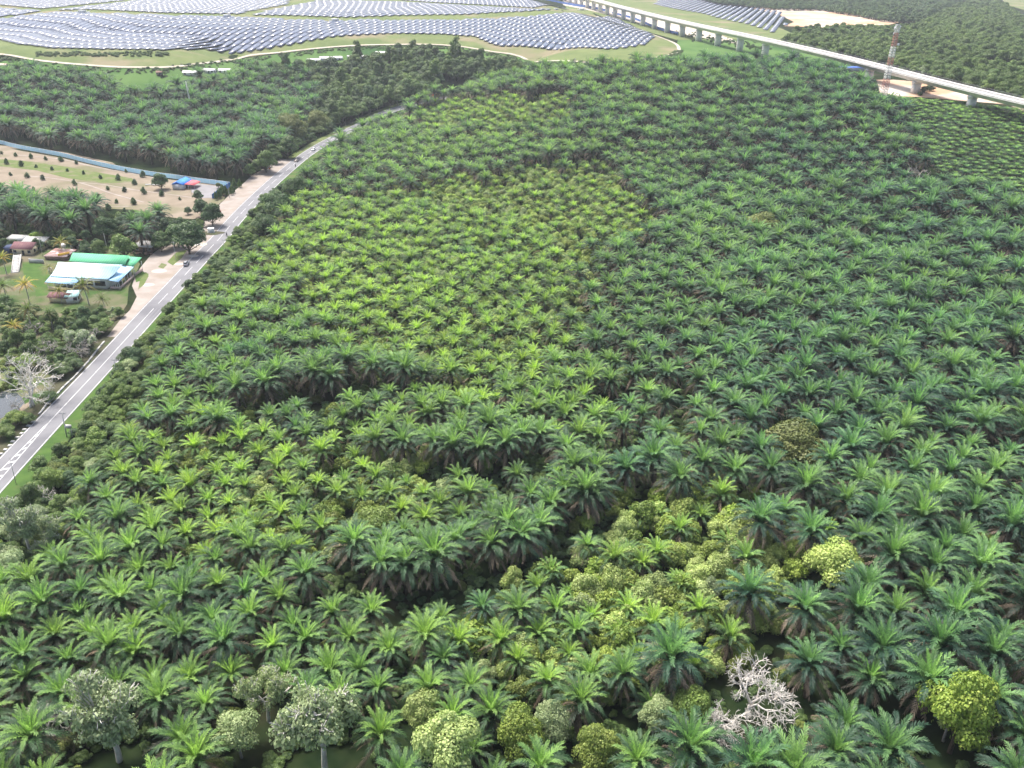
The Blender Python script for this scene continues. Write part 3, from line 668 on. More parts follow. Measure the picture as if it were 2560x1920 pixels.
for i in list(range(i0, len(VC)-2, 4))+list(range(i0-4, 1, -4)):
    c = VC[i]; tg = VC[i+1]-VC[i-1]; rz = math.atan2(tg[1], tg[0]); gz = float(H(*c)); VZ = VZC[i]
    pm = MB(); pm.box((0, 0, (VZ-4.4-gz)/2-.3), (2.6, 5.4, VZ-4.4-gz+.6)); 
    pi = pm.build('pier', M_PALECONC, via, (c[0], c[1], gz), rz)
    hd = MB().box((0, 0, VZ-gz-3.66), (3.0, 6.0, 1.5)).box((0, 2.1, VZ-gz-2.97+.06), (1.2, .9, .3)).box((0, -2.1, VZ-gz-2.91), (1.2, .9, .3)).box((0, -4.4, VZ-gz-3.4), (2.4, 2.6, .5)); hd.build('pier_head', M_PALECONC, pi)
# blue hoarding and sheds
M_BLUE = mat('hoarding_blue', (.06, .13, .42), (.09, .18, .46), scale=.3, rough=.6)
def fence_line(name, pts, h, pm, postm, label, step, corr=True, rail=True, ph=.3, postr=.09, cat='fence', group=None):
    c = resample(pts, step); root = empty(name, (0, 0, 0), label, cat, group)
    for i in range(len(c)-1):
        a, b = c[i], c[i+1]; za, zb = float(H(*a)), float(H(*b)); d = b-a; nrm = np.array([-d[1], d[0]])/np.linalg.norm(d)*.03
        V = []
        k = 12 if corr else 1
        for j in range(k+1):
            p = a+d*j/k+nrm*(1 if j % 2 else -1); z = za+(zb-za)*j/k; V += [(p[0], p[1], z+.1), (p[0], p[1], z+h)]
        mb = MB().add(V, [[2*j, 2*j+2, 2*j+3, 2*j+1] for j in range(k)]); mb.build('panel', pm, root)
        if postm: MB().tube((a[0], a[1], za-.2), (a[0], a[1], za+h+.1), postr, n=5).build('post', postm, root)
    if rail and postm:
        zz = H(c[:, 0], c[:, 1]); MB().path(np.column_stack([c, zz+h]), postr*.8, 4).build('top_rail', postm, root)
        MB().path(np.column_stack([c, zz+.3]), postr*.7, 4).build('bottom_rail', postm, root)
    return root
fence_line('hoarding_fence', W2([(1346, 0), (1400, 9), (1444, 17), (1480, 22), (1520, 31)]), 3.6, M_BLUE, None, 'blue sheet hoarding beside the back solar field, farther piece', 12, rail=False)
fence_line('hoarding_fence', W2([(1530, 35), (1580, 48), (1634, 70), (1665, 80), (1695, 88)]), 3.0, M_BLUE, None, 'blue sheet hoarding beside the pale track, nearer piece', 10, rail=False)
p = P(2125, 176); t = empty('site_shed', p, 'low blue roofed site shed under the viaduct', 'shed', None, .1); t.scale = (.6, .6, .7)
MB().box((0, 0, 1.5), (34, 8, 3)).build('wall', M_WHITE, t)
MB().slab([(-18, -5, 3.0), (18, -5, 3.0), (18, 0, 4.4), (-18, 0, 4.4)], .15).slab([(-18, 0, 4.4), (18, 0, 4.4), (18, 5, 3.0), (-18, 5, 3.0)], .15).build('roof', M_BLUE, t)

# ------------------------------------------------------------------ lattice tower
M_RED = mat('tower_red', (.46, .20, .17), (.40, .18, .16), scale=1, rough=.6)
tb = P(2206, 250); tower = empty('radio_tower', tb, 'tall lattice radio tower painted in red and white bands with antennas', 'tower')
HT, W0, W1, NB = rise_to(tb, 62), 1.75, 1.0, 28
def tw(z): return W0+(W1-W0)*z/HT
redm, whm = MB(), MB(); cor = [(-1, -1), (1, -1), (1, 1), (-1, 1)]
for b in range(NB):
    z0, z1 = HT*b/NB, HT*(b+1)/NB; band = int(z0/(HT/7.0)); mb_ = whm if band % 2 == 0 else redm
    for k in range(4):
        c0, c1 = cor[k], cor[(k+1) % 4]; w0, w1 = tw(z0), tw(z1)
        A = (c0[0]*w0, c0[1]*w0, z0); B = (c0[0]*w1, c0[1]*w1, z1); C_ = (c1[0]*w0, c1[1]*w0, z0); D = (c1[0]*w1, c1[1]*w1, z1)
        mb_.tube(A, B, .14, n=5); mb_.tube(A, D, .065, n=4); mb_.tube(C_, B, .065, n=4); mb_.tube(B, D, .07, n=4)
whm.build('white_lattice', M_WHITE, tower); redm.build('red_lattice', M_RED, tower)
ld = MB(); [ld.tube((0, -.25+.5*s, 0), (0, -.25+.5*s, HT), .06, n=4) for s in (0, 1)]
for z in np.arange(1, HT, 1.2): ld.tube((0, -.25, z), (0, .25, z), .04, n=4)
ld.build('ladder', M_STEEL, tower)
for k, (x, y, z) in enumerate([(-1.6, -.9, HT-2), (1.5, -1.0, HT-1.7), (1.4, 1.0, HT-3), (-1.4, 1.0, HT-2.4), (1.5, -.3, HT-6), (-1.6, .2, HT-5.4)]):
    MB().box((x, y, z), (.45, .3, 2.4 if k < 4 else 1.6)).tube((x*.6, y*.6, z), (x, y, z), .06).build('panel_antenna', M_WHITE, tower)
MB().tube((1.9, -1.4, HT-11.5), (2.2, -1.9, HT-11.5), .85, .85, 14).tube((1.1, -.8, HT-11.5), (2.0, -1.5, HT-11.5), .1).build('dish_antenna', M_WHITE, tower)
MB().box((0, 0, HT+.1), (2.2, 2.2, .12)).tube((0, 0, HT), (0, 0, HT+3), .06).build('top_platform', M_STEEL, tower)

# ------------------------------------------------------------------ blue fence round the orchard
M_LBLUE = mat('fence_light_blue', (.42, .68, .86), (.50, .74, .88), scale=.4, rough=.6)
M_WBLUE = mat('fence_post_pale', (.80, .86, .90), (.74, .82, .88), scale=1, rough=.6)
nt_ = M_LBLUE.node_tree; tl_ = nt_.nodes.new('ShaderNodeBsdfTranslucent'); tl_.inputs['Color'].default_value = (.45, .72, .9, 1); mx_ = nt_.nodes.new('ShaderNodeMixShader'); mx_.inputs['Fac'].default_value = .5
nt_.links.new(nt_.nodes['Principled BSDF'].outputs[0], mx_.inputs[1]); nt_.links.new(tl_.outputs[0], mx_.inputs[2]); nt_.links.new(mx_.outputs[0], nt_.nodes['Material Output'].inputs['Surface'])
fpts = W2([(-70, 341), (0, 360), (52, 373), (150, 391), (214, 407), (289, 424), (385, 441), (440, 448), (492, 456), (540, 462), (576, 467)])
fence_line('sheet_fence', fpts, 2.6, M_LBLUE, M_WBLUE, 'long light blue sheet fence with pale posts behind the sandy orchard', 3.6)
M_DBLUE = mat('fence_dark_blue', (.05, .20, .55), (.07, .25, .60), scale=.4, rough=.6)
fence_line('sheet_fence', W2([(576, 467), (554, 482), (531, 498)]), 2.6, M_DBLUE, M_DBLUE, 'short darker blue sheet fence closing the concrete yard', 3.4)
# ------------------------------------------------------------------ houses
def corr_mat(name, c1, c2, rust=None):
    m = mat(name, c1, c2, scale=.35, rough=.7, spec=.15, c3=rust, scale2=.5); nt = m.node_tree; N, L = nt.nodes, nt.links; b = N['Principled BSDF']
    src = b.inputs['Base Color'].links[0].from_socket; tc = N.new('ShaderNodeTexCoord'); wv = N.new('ShaderNodeTexWave'); wv.inputs['Scale'].default_value = .32; wv.inputs['Distortion'].default_value = .4
    L.new(tc.outputs['Object'], wv.inputs['Vector']); mr = N.new('ShaderNodeMapRange'); mr.inputs['To Min'].default_value = .86; mr.inputs['To Max'].default_value = 1.05; L.new(wv.outputs['Fac'], mr.inputs['Value'])  # ribs are only lighter and darker stripes, their shading put into the colour
    hs = N.new('ShaderNodeHueSaturation'); L.new(src, hs.inputs['Color']); L.new(mr.outputs['Result'], hs.inputs['Value']); L.new(hs.outputs['Color'], b.inputs['Base Color']); return m
M_GREENR = corr_mat('green_metal_roof', (.10, .40, .21), (.13, .44, .24))
M_SKYR = corr_mat('pale_blue_roof', (.52, .76, .82), (.60, .82, .88))
M_SKYR2 = corr_mat('light_blue_roof', (.36, .60, .82), (.43, .66, .86))
M_MAROON = corr_mat('maroon_roof', (.13, .06, .068), (.17, .085, .095), (.19, .11, .10))
M_RUST = corr_mat('rusty_roof', (.40, .30, .28), (.26, .13, .11), (.62, .58, .56))
M_GREYR = corr_mat('grey_roof', (.46, .47, .45), (.38, .39, .38), (.36, .30, .27))
M_TEAL = corr_mat('teal_roof', (.30, .50, .48), (.36, .55, .52))
M_BLUER = corr_mat('blue_roof', (.05, .20, .62), (.07, .24, .66))
M_REDR = corr_mat('red_roof', (.62, .12, .14), (.68, .17, .18))
M_CREAM = mat('cream_plaster', (.66, .56, .38), (.58, .48, .32), scale=.6, rough=.9)
M_PINK = mat('pink_plaster', (.62, .47, .42), (.54, .40, .36), scale=.6, rough=.9)
M_WALL = mat('white_plaster', (.74, .73, .72), (.64, .63, .62), scale=.5, rough=.9)
M_NAVY = mat('navy_boards', (.03, .05, .10), (.045, .06, .12), scale=.8, rough=.8)
M_DARK = mat('dark_opening', (.02, .02, .022), (.03, .03, .03), scale=1, rough=.6)
M_WOOD = mat('old_wood', (.22, .15, .11), (.13, .09, .07), scale=2, rough=.95)
M_YEL = mat('yellow_board', (.72, .45, .06), (.64, .38, .06), scale=1, rough=.7)
M_GLASS = mat('dark_glass', (.02, .025, .03), (.03, .035, .04), scale=1, rough=.1, spec=.6)

def wallbox(mb, c, rz, lx, ly, h):   # hollow-looking box of walls standing at local rectangle
    mb.box((c[0], c[1], h/2), (lx, ly, h), rz)
# --- the long eating house by the lay-by: roofs are laid out from their corners, each at its own height
def RP(*uvz): return [P(u, v, z) for u, v, z in uvz]
hb = P(215, 712); eh = empty('eating_house', (0, 0, 0), 'long open-sided eating house with pale blue and green metal roofs', 'building')
g1 = RP((172.7, 652.5, 5.2), (312, 661.5, 5.2), (323.7, 638.7, 6.6), (181.7, 631.4, 6.6))
MB().slab(g1, .12).build('green_roof', M_GREENR, eh)
g2 = RP((311, 661.5, 4.5), (333.6, 665.5, 4.3), (355, 643.5, 5.6), (322, 641, 5.8)); MB().slab(g2, .12).build('green_roof', M_GREENR, eh)
def curved(cl, cr, n, sag, th=.12):   # roof sheet whose slope dips between ridge and eave
    A = [cl[0]+(cl[1]-cl[0])*t-np.array([0, 0, sag*math.sin(PI*t)]) for t in np.linspace(0, 1, n)]
    B = [cr[0]+(cr[1]-cr[0])*t-np.array([0, 0, sag*math.sin(PI*t)]) for t in np.linspace(0, 1, n)]
    V = A+B+[a-np.array([0, 0, th]) for a in A]+[b-np.array([0, 0, th]) for b in B]; k = n; Fs = []
    for i in range(n-1): Fs += [[i, i+1, k+i+1, k+i], [2*k+i, 3*k+i, 3*k+i+1, 2*k+i+1], [i, 2*k+i, 2*k+i+1, i+1], [k+i, k+i+1, 3*k+i+1, 3*k+i]]
    Fs += [[0, k, 3*k, 2*k], [n-1, 2*k+n-1, 3*k+n-1, k+n-1]]
    return MB().add(V, Fs)
m1 = RP((145, 655, 7.0), (125, 690, 4.2)); m2 = RP((305.6, 661.5, 7.0), (267.6, 698.5, 4.2))
curved(m1, m2, 8, .55).build('main_roof', M_SKYR, eh)
w1 = RP((304, 664, 4.6), (334.5, 667, 4.0), (295.7, 705, 3.3), (268, 699.5, 3.9)); MB().slab(w1[::-1], .1).build('wing_roof', M_SKYR2, eh)
gb = RP((286, 668, 5.9), (288, 682, 4.3), (293, 675, 4.5)); MB().slab(gb, .15).build('gable_board', M_WOOD, eh)
l1 = RP((125, 691, 3.9), (203, 696.5, 3.9), (185.5, 711.5, 3.0), (112, 705, 3.0)); MB().slab(l1[::-1], .1).build('lean_roof', M_SKYR2, eh)
# walls and posts under the roofs
def inset(poly, k):
    c = np.mean(poly, axis=0); return [c+(np.asarray(p)-c)*k for p in poly]
bl, br, tr_, tl_ = RP((127, 690, 4.1), (266, 698, 4.1), (303, 663, 6.6), (147, 656, 6.6))
ft = inset([bl[:2], br[:2], tr_[:2], tl_[:2]], .93)
MB().prism(ft, 0, 3.55).build('hall_wall', M_WALL, eh)
gt = inset([p[:2] for p in g1], .93); MB().prism(gt, 0, 4.9).build('rear_wall', M_WALL, eh)
a, b = np.array(ft[0]), np.array(ft[1]); dd = (b-a)/np.linalg.norm(b-a); rz = math.atan2(dd[1], dd[0]); nn = np.array([dd[1], -dd[0]])
for t in (.44, .58, .70, .84, .94):
    c = a+(b-a)*t+nn*.03; MB().box((c[0], c[1], 2.1), (2.1, .12, 1.9), rz).build('opening', M_DARK, eh)
for t in (.12, .24, .36):
    c = a+(b-a)*t+nn*.03; MB().box((c[0], c[1], 1.5), (1.6, .12, 1.6), rz).build('window', M_GLASS, eh)
wg = inset([p[:2] for p in w1], .9); 
lowm = MB()
for i in range(4):
    p, q = np.array(wg[i]), np.array(wg[(i+1) % 4])
    if i in (1, 2): 
        c = (p+q)/2; d = q-p; lowm.box((c[0], c[1], .5), (np.linalg.norm(d), .15, 1.0), math.atan2(d[1], d[0]))
    for t in (0, .2, .4, .6, .8):
        c = p+(q-p)*t; zt = 3.25 if i in (1, 2) else 3.6; MB().tube((c[0], c[1], 0), (c[0], c[1], zt), .09, n=6).build('post', M_WALL, eh)
lowm.build('low_wall', M_PINK, eh)
lg = inset([p[:2] for p in l1], .88); q0, q1 = np.array(lg[3]), np.array(lg[2]); dd2 = q1-q0
c = (q0+q1)/2; MB().box((c[0], c[1], .65), (np.linalg.norm(dd2), .2, 1.3), math.atan2(dd2[1], dd2[0])).build('low_wall', M_CREAM, eh)
for t in (0, .25, .5, .75, 1):
    c = q0+dd2*t; MB().tube((c[0], c[1], 0), (c[0], c[1], 3.0), .11, n=6).build('post', M_WALL, eh)
lg2 = inset([p[:2] for p in g2], .85)
for p in lg2[1:3]: MB().tube((p[0], p[1], 0), (p[0], p[1], 4.3), .1, n=6).build('post', M_WALL, eh)
p_, q_ = np.array(lg2[1]), np.array(lg2[2]); c = (p_+q_)/2; d = q_-p_
MB().box((c[0], c[1], .6), (np.linalg.norm(d), .2, 1.2), math.atan2(d[1], d[0])).build('low_wall', M_PINK, eh)

def house(name, u, v, rz, lx, ly, h, rise, wm, rm, label, door=True, wins=2, over=.5, shed=False, cat='house'):
    """u, v: middle of the front wall's foot"""
    p = P(u, v); t = empty(name, p, label, cat, None, rz); NOGO.append((p[0]-math.sin(rz)*ly/2, p[1]+math.cos(rz)*ly/2, max(lx, ly)*.5+2.5)); NOGO.append((p[0]+math.sin(rz)*4, p[1]-math.cos(rz)*4, lx*.4))
    MB().prism([(-lx/2, 0), (lx/2, 0), (lx/2, ly), (-lx/2, ly)], -.1, h).build('wall', wm, t)
    x = lx/2+over
    if shed:
        MB().slab([(-x, -over, h+.05), (x, -over, h+.05), (x, ly+over, h+rise), (-x, ly+over, h+rise)], .12).build('roof', rm, t)
    else:
        r = MB(); z0 = h-.15
        r.slab([(-x, -over, z0), (x, -over, z0), (x, ly/2, h+rise), (-x, ly/2, h+rise)], .12)
        r.slab([(-x, ly/2, h+rise), (x, ly/2, h+rise), (x, ly+over, z0), (-x, ly+over, z0)], .12); r.build('roof', rm, t)
        g = MB()
        for sx in (-lx/2+.01, lx/2-.16): g.add([(sx, 0, h), (sx, ly, h), (sx, ly/2, h+rise-.12), (sx+.15, 0, h), (sx+.15, ly, h), (sx+.15, ly/2, h+rise-.12)], [[0, 2, 1], [3, 4, 5], [0, 3, 5, 2], [1, 2, 5, 4]])
        g.build('gable', wm, t)
    if door: MB().box((lx*.05, -.03, 1.05), (1.0, .1, 2.1)).build('door', M_DARK, t)
    for i in range(wins):
        wx = -lx*.36+i*lx*.72/max(1, wins-1) if wins > 1 else lx*.3
        wf = MB().box((wx, -.03, 1.6), (1.3, .1, 1.2)).build('window', M_GLASS, t)
        MB().box((wx, -.06, .95), (1.5, .16, .1)).build('sill', M_WALL, wf)
    for i in range(2):
        MB().box((lx/2+.03, ly*(.3+.4*i), 1.6), (.1, 1.2, 1.2)).build('window', M_GLASS, t)
    return t
house('village_house', 57, 638, -.03, 8.4, 7.5, 3.0, 1.7, M_CREAM, M_MAROON, 'cream walled house with maroon roof above the concrete steps')
house('outhouse', 27, 636, .05, 4.6, 5.0, 2.8, .5, M_NAVY, M_NAVY, 'dark navy boarded outhouse beside the maroon roofed house', True, 1, .2, True, 'outhouse')
house('annex_house', 84, 624, .0, 9.0, 5.5, 3.2, .8, M_CREAM, M_GREYR, 'cream annex with pale grey roof behind the maroon roofed house', False, 2, .4, True)
house('back_shed', 42, 616, -.1, 7.5, 4.0, 3.3, .6, M_GREYR, M_GREYR, 'grey green sheet roofed shed behind the maroon roofed house', False, 0, .4, True, 'shed')
house('rusty_shed', 139, 651, -.08, 9.0, 8.5, 1.7, .5, M_WOOD, M_RUST, 'low shed with streaky rusted sheet roof behind the eating house', False, 0, .3, True, 'shed')
house('red_hut', 188, 622, .0, 4.0, 3.6, 2.8, .8, M_WALL, M_REDR, 'small white hut with dull red roof among the trees', True, 1, .5, False, 'hut')
house('food_kiosk', 230, 632, .05, 3.2, 2.4, 2.3, .3, M_CREAM, M_CREAM, 'tiny cream kiosk with dark front opening behind the green roof', True, 0, .2, True, 'kiosk')
t = house('timber_shack', 359, 631, -.12, 7.2, 5.6, 2.6, .5, M_WOOD, M_GREYR, 'weathered timber shack with flat grey roof beside the dirt lay-by', True, 2, .8, True, 'shack')
ps = MB(); rgq = random.Random(3)
for i in range(26):
    x, y = rgq.uniform(-4.5, 5.5), rgq.uniform(-2.6, -.3); ps.box((x, y, .25), (rgq.uniform(.3, 1.2), rgq.uniform(.2, .6), rgq.uniform(.2, .7)), rgq.uniform(0, 3))
o = ps.build('timber_pile', M_WOOD, None, P(360, 632), -.12); tag(o, 'untidy pile of boards and logs in front of the timber shack', 'timber pile')
house('hidden_hut', 147, 757, -.1, 7.0, 4.5, 2.3, .9, M_CREAM, M_MAROON, 'low brown roofed hut under the yellow coconut palms', False, 0, .5, False, 'hut')
house('teal_hut', 181, 758, .2, 4.0, 5.0, 2.6, .5, M_WALL, M_TEAL, 'small hut with teal sheet roof below the eating house', False, 1, .4, True, 'hut')
o = MB().box((0, 0, 1.4), (4.6, .18, 2.8)).box((-2.1, 0, .5), (.2, .3, 1.2)).box((2.1, 0, .5), (.2, .3, 1.2)).build('yellow_board', M_YEL, None, P(162, 648), .75)
tag(o, 'yellow board wall standing at the end of the rusted shed roof', 'board')
o = MB().box((0, 0, .9), (6.0, .2, 1.8)).box((-2.9, 0, .95), (.3, .35, 1.9)).box((2.9, 0, .95), (.3, .35, 1.9)).build('grey_wall', M_CONC, None, P(92, 658), -.05)
tag(o, 'short grey concrete garden wall below the cream houses', 'wall')
p0_, p1_ = P(46, 648), P(38, 682); n_ = 12; st = MB()
dv = (p1_-p0_)[:2]; ln = np.linalg.norm(dv); rz = math.atan2(dv[1], dv[0])
for i in range(n_): st.box((ln*(i+.5)/n_, 0, (1.8*(1-i/n_))/2), (ln/n_*.96, 2.4, 1.8*(1-i/n_)+.15))
for sd in (-1.35, 1.35): st.slab([(0, sd-.12, 2.1), (ln, sd-.12, .5), (ln, sd+.12, .5), (0, sd+.12, 2.1)], .9)
o = st.build('garden_steps', M_CONC, None, (p0_[0], p0_[1], 0), rz); tag(o, 'pale concrete steps running down from the cream house', 'steps')
def tank(u, v, r, lab, grp=None, zb=1.2):
    p = P(u, v); t = empty('water_tank', p, lab, 'water tank', grp); mb = MB()
    zs = np.linspace(0, 1.9*r, 9); mb.path([(0, 0, zb+z) for z in zs], [max(.12, r*math.sin(math.acos(max(-1, min(1, (z-.95*r)/r*.98))))) for z in zs], 12); mb.build('tank', M_WHITE, t)
    s = MB(); [s.tube((x*r*.6, y*r*.6, -.1), (x*r*.6, y*r*.6, zb+.35*r), .07, n=4) for x in (-1, 1) for y in (-1, 1)]; s.build('stand', M_STEEL, t)
tank(161, 627, 1.1, 'white round water tank by the rusted shed'); tank(302, 636, .7, 'small white tank behind the green roof, beside the shack', None, .5); tank(127, 682, .8, 'white tank at the left end of the pale blue roof', None, .8)
# blue and red roofed shed in the fenced yard
sp0 = P(445, 474); sh = empty('yard_shed', sp0, 'white shed with bright blue gable roof and red side canopy', 'shed', None, -.06)
MB().prism([(-2.9, 0), (2.9, 0), (2.9, 11), (-2.9, 11)], -.1, 2.8).build('wall', M_WALL, sh)
r = MB(); r.slab([(-3.4, -.6, 2.75), (0, -.6, 4.2), (0, 11.6, 4.2), (-3.4, 11.6, 2.75)], .1); r.slab([(0, -.6, 4.2), (3.5, -.6, 2.7), (3.5, 11.6, 2.7), (0, 11.6, 4.2)], .1); r.build('roof', M_BLUER, sh)
MB().add([(-2.9, -.02, 2.8), (2.9, -.02, 2.8), (0, -.02, 4.05), (-2.9, .1, 2.8), (2.9, .1, 2.8), (0, .1, 4.05)], [[0, 1, 2], [5, 4, 3], [0, 2, 5, 3], [1, 4, 5, 2]]).build('gable', M_BLUER, sh)
MB().slab([(3.55, 1.0, 2.85), (8.6, 1.6, 2.3), (8.6, 10.4, 2.3), (3.55, 11.0, 2.85)], .1).build('canopy', M_REDR, sh)
for x, y in ((8.3, 2), (8.3, 10), (5.2, 1.4)): MB().tube((x, y, 0), (x, y, 2.3), .08, n=5).build('post', M_WHITE, sh)
MB().box((2.92, 5, 1.1), (.1, 2.4, 2.2)).build('door', M_DARK, sh)
# red stall under the tree by the lay-by
rs = empty('roadside_stall', P(526, 543), 'low red roofed roadside stall under a dark round tree', 'stall', None, .35)
MB().slab([(-4.2, -1.8, 2.1), (-.4, -1.8, 2.3), (-.4, 1.8, 2.5), (-4.2, 1.8, 2.3)], .08).slab([(2.4, -.6, 2.2), (5.4, .2, 2.4), (5.0, 2.8, 2.6), (2.0, 2.2, 2.4)], .08).build('canopy', M_REDR, rs)
MB().box((-2.2, 0, .5), (3.2, 1.4, 1.0)).box((3.6, 1.2, .5), (1.8, 1.0, 1.0)).build('counter', M_REDR, rs)
for x, y in ((-4, -1.6), (-.6, -1.6), (-4, 1.6), (-.6, 1.6), (2.5, -.3), (5.1, .3), (4.8, 2.5), (2.3, 2.0)): MB().tube((x, y, 0), (x, y, 2.25), .05, n=4).build('post', M_WHITE, rs)
o = MB().box((0, 0, .85), (2.6, 2.0, 1.7)).box((0, 0, 1.76), (2.9, 2.3, .12)).box((0, 0, .08), (3.0, 2.4, .2)).build('concrete_box', M_WHITE, None, P(528, 580), .3); tag(o, 'white concrete box on the dark patch beside the lay-by', 'box')
c = P(529, 583); drape('wet_patch', [(c[0]+5.5*math.cos(t)*(1+.2*math.sin(3*t)), c[1]+3.2*math.sin(t)) for t in np.arange(18)*2*PI/18], M_DITCH, .07)
for u, v, l_ in [(392, 463, 'pale sheet lying by the big round tree in the orchard'), (374, 462, 'white board leaning near the big round tree in the orchard')]:
    o = MB().slab([(-2.2, -.8, .5), (2.2, -.8, .4), (2.2, .8, .25), (-2.2, .8, .3)], .08).box((0, 0, .1), (3.0, .5, .3)).build('loose_sheet', M_WHITE, None, P(u, v), .4); tag(o, l_, 'board')
# small far roofs on the meadow
for k, (u, v, rz, lx, ly, rm, lab) in enumerate([(476, 190, .25, 17, 9, M_WHITE, 'white open roof shed at the meadow edge by the tall dead trunk'), (521, 184, -.2, 15, 10, M_WHITE, 'white roofed shed behind the palms, second from the dead trunk'), (561, 184, .1, 14, 9, M_WHITE, 'white roofed shed almost hidden by palm crowns'), (398, 190, 0, 6, 5, M_WOOD, 'small brown hut alone on the green meadow'), (790, 158, .45, 20, 11, M_WHITE, 'white roofed shed left of the far forest'), (830, 153, .4, 30, 14, M_WHITE, 'long white roofed shed behind the far forest'), (895, 150, .4, 26, 12, M_WHITE, 'long white roofed shed right against the far forest'), (960, 140, .3, 20, 12, M_WHITE, 'white shed roof peeping over the far forest'), (5, 172, 0, 9, 7, M_PINK, 'small pinkish hut at the left edge of the meadow'), (1395, 192, .2, 10, 8, M_WHITE, 'small white roofed shed among the farthest palms')]):
    house('meadow_shed', u, v, rz, lx*.62, ly*.62, 2.6, 1.0, M_WALL if rm is M_WHITE else M_WOOD, rm, lab, True, 2, .6, False, 'shed')

# ------------------------------------------------------------------ poles
def pole(u, v, h, lab, lean=0.0, arm=True, r=.14, box=False, grp='utility poles along the road', m=None):
    p = P(u, v); t = empty('utility_pole', p, lab, 'pole', grp)
    MB().tube((0, 0, -.3), (lean, 0, h), r, r*.65, 8).build('pole', m or M_CONC, t)
    if arm:
        a = MB().box((lean, 0, h-.5), (1.7, .12, .14)); [a.tube((lean+x, 0, h-.45), (lean+x, 0, h-.2), .05, n=5) for x in (-.75, -.3, .3, .75)]; a.build('crossarm', M_STEEL, t)
    if box:
        MB().box((lean*.45+.9, 0, h*.42), (1.5, .7, .9)).tube((lean*.45, 0, h*.42-.3), (lean*.45+1.6, 0, h*.42-.3), .08).build('transformer', M_CONC, t)
        MB().tube((1.6, 0, -.2), (1.6, 0, h*.42), .09, n=5).build('strut', M_CONC, t)
pole(40, 1209, 7.6, 'slim utility pole at the bottom end of the road', .2, False, .09); pole(167, 1092, 7.6, 'thick utility pole with transformer box right of the road', .3, True, .17, True)
pole(291, 950, 7.2, 'utility pole right of the road above the transformer pole', .6); pole(476, 722, 6.5, 'thin utility pole right of the road opposite the car lay-by', .2, False, .08)
pole(269, 628, 7.8, 'pale pole between trees behind the eating house', -.2, False, .13); pole(440, 652, 8.4, 'white pole on the grass island beside the lay-by', .1, True, .12)
pole(511, 560, 7.2, 'utility pole at the grass edge before the red stall', .2, True, .16); pole(562, 640, 7.5, 'utility pole on the grass verge opposite the motorcycle', .3, True, .12)
pole(574, 495, 8.6, 'pole with white box at the corner of the blue yard fence', 0, True, .13); pole(480, 490, 9.5, 'tall slim pole in front of the red canopy', 0, False, .09)
pole(772, 416, 7.8, 'utility pole right of the far road near the white car', .2, True, .12); pole(853, 292, 13.0, 'tall white pole in the trees left of the black car', .3, True, .16)
pole(1435, 186, 12, 'far pole at the edge of the plantation near the meadow', .2, True, .16); pole(107, 640, 8.5, 'pole behind the cream annex under the palms', .1, True, .11)
# dead trunk standing in the left plantation
dp = P(478, 290); hh_ = rise_to(dp, 203); dt = MB(); dt.path([(0, 0, -.3), (.2, 0, hh_*.33), (-.1, .1, hh_*.66), (-.4, 0, hh_)], [.6, .5, .42, .3], 8); dt.path([(.5, .2, -.3), (.7, .1, hh_*.3), (.4, .2, hh_*.6)], [.42, .34, .2], 7)
o = dt.build('dead_trunk', M_WBARK, None, dp); tag(o, 'tall forked white dead trunk standing above the left plantation', 'dead tree')
# signs
M_ORANGE = mat('sign_orange', (.80, .30, .05), (.75, .26, .05), scale=2, rough=.5)
M_SRED = mat('sign_red', (.62, .03, .02), (.56, .03, .02), scale=2, rough=.5)
def sign(x, y, h, s, lab):
    t = empty('road_sign', (x, y, float(H(x, y))), lab, 'road sign', 'orange road signs', .1)
    MB().tube((0, 0, -.2), (0, 0, h), .1, n=6).build('post', M_STEEL, t)
    def dia(r, y_): return MB().add([(0, y_, h+r), (r, y_, h), (0, y_, h-r), (-r, y_, h), (0, y_+.06, h+r), (r, y_+.06, h), (0, y_+.06, h-r), (-r, y_+.06, h)], [[3, 2, 1, 0], [4, 5, 6, 7], [0, 1, 5, 4], [1, 2, 6, 5], [2, 3, 7, 6], [3, 0, 4, 7]])
    f = dia(s, -.14).build('plate', M_SRED, t); dia(s*.62, -.215).build('plate_face', M_ORANGE, f)
px = P(1083, 258); sign(px[0], px[1], rise_to(px, 240), 1.5, 'bright orange sign with red rim where the road leaves into trees')
px = P(1211, 228); sign(px[0], px[1], rise_to(px, 212), 1.1, 'small orange sign at the farthest plantation edge')
px = P(675, 428); sign(px[0], px[1], 1.6, .7, 'small orange sign beside the road in front of the dark trees')

# ------------------------------------------------------------------ vehicles
M_TYRE = mat('tyre_rubber', (.02, .02, .02), (.03, .03, .03), scale=5, rough=.9); M_RIM = mat('wheel_rim', (.45, .45, .46), (.38, .38, .39), scale=5, rough=.4, metal=.7)
M_LAMP = mat('lamp_glass', (.75, .75, .72), (.7, .7, .68), scale=5, rough=.15, spec=.6); M_TAIL = mat('tail_lamp', (.45, .02, .02), (.4, .02, .02), scale=5, rough=.2)
def paint(name, c): 
    m, nt, N, L, b = nm(name); b.inputs['Base Color'].default_value = rgba(c); b.inputs['Roughness'].default_value = .35; b.inputs['Coat Weight'].default_value = .6
    no = N.new('ShaderNodeTexNoise'); no.inputs['Scale'].default_value = 1.5; rp = N.new('ShaderNodeMapRange'); rp.inputs['To Min'].default_value = .28; rp.inputs['To Max'].default_value = .5
    L.new(no.outputs['Fac'], rp.inputs['Value']); L.new(rp.outputs['Result'], b.inputs['Roughness']); return m
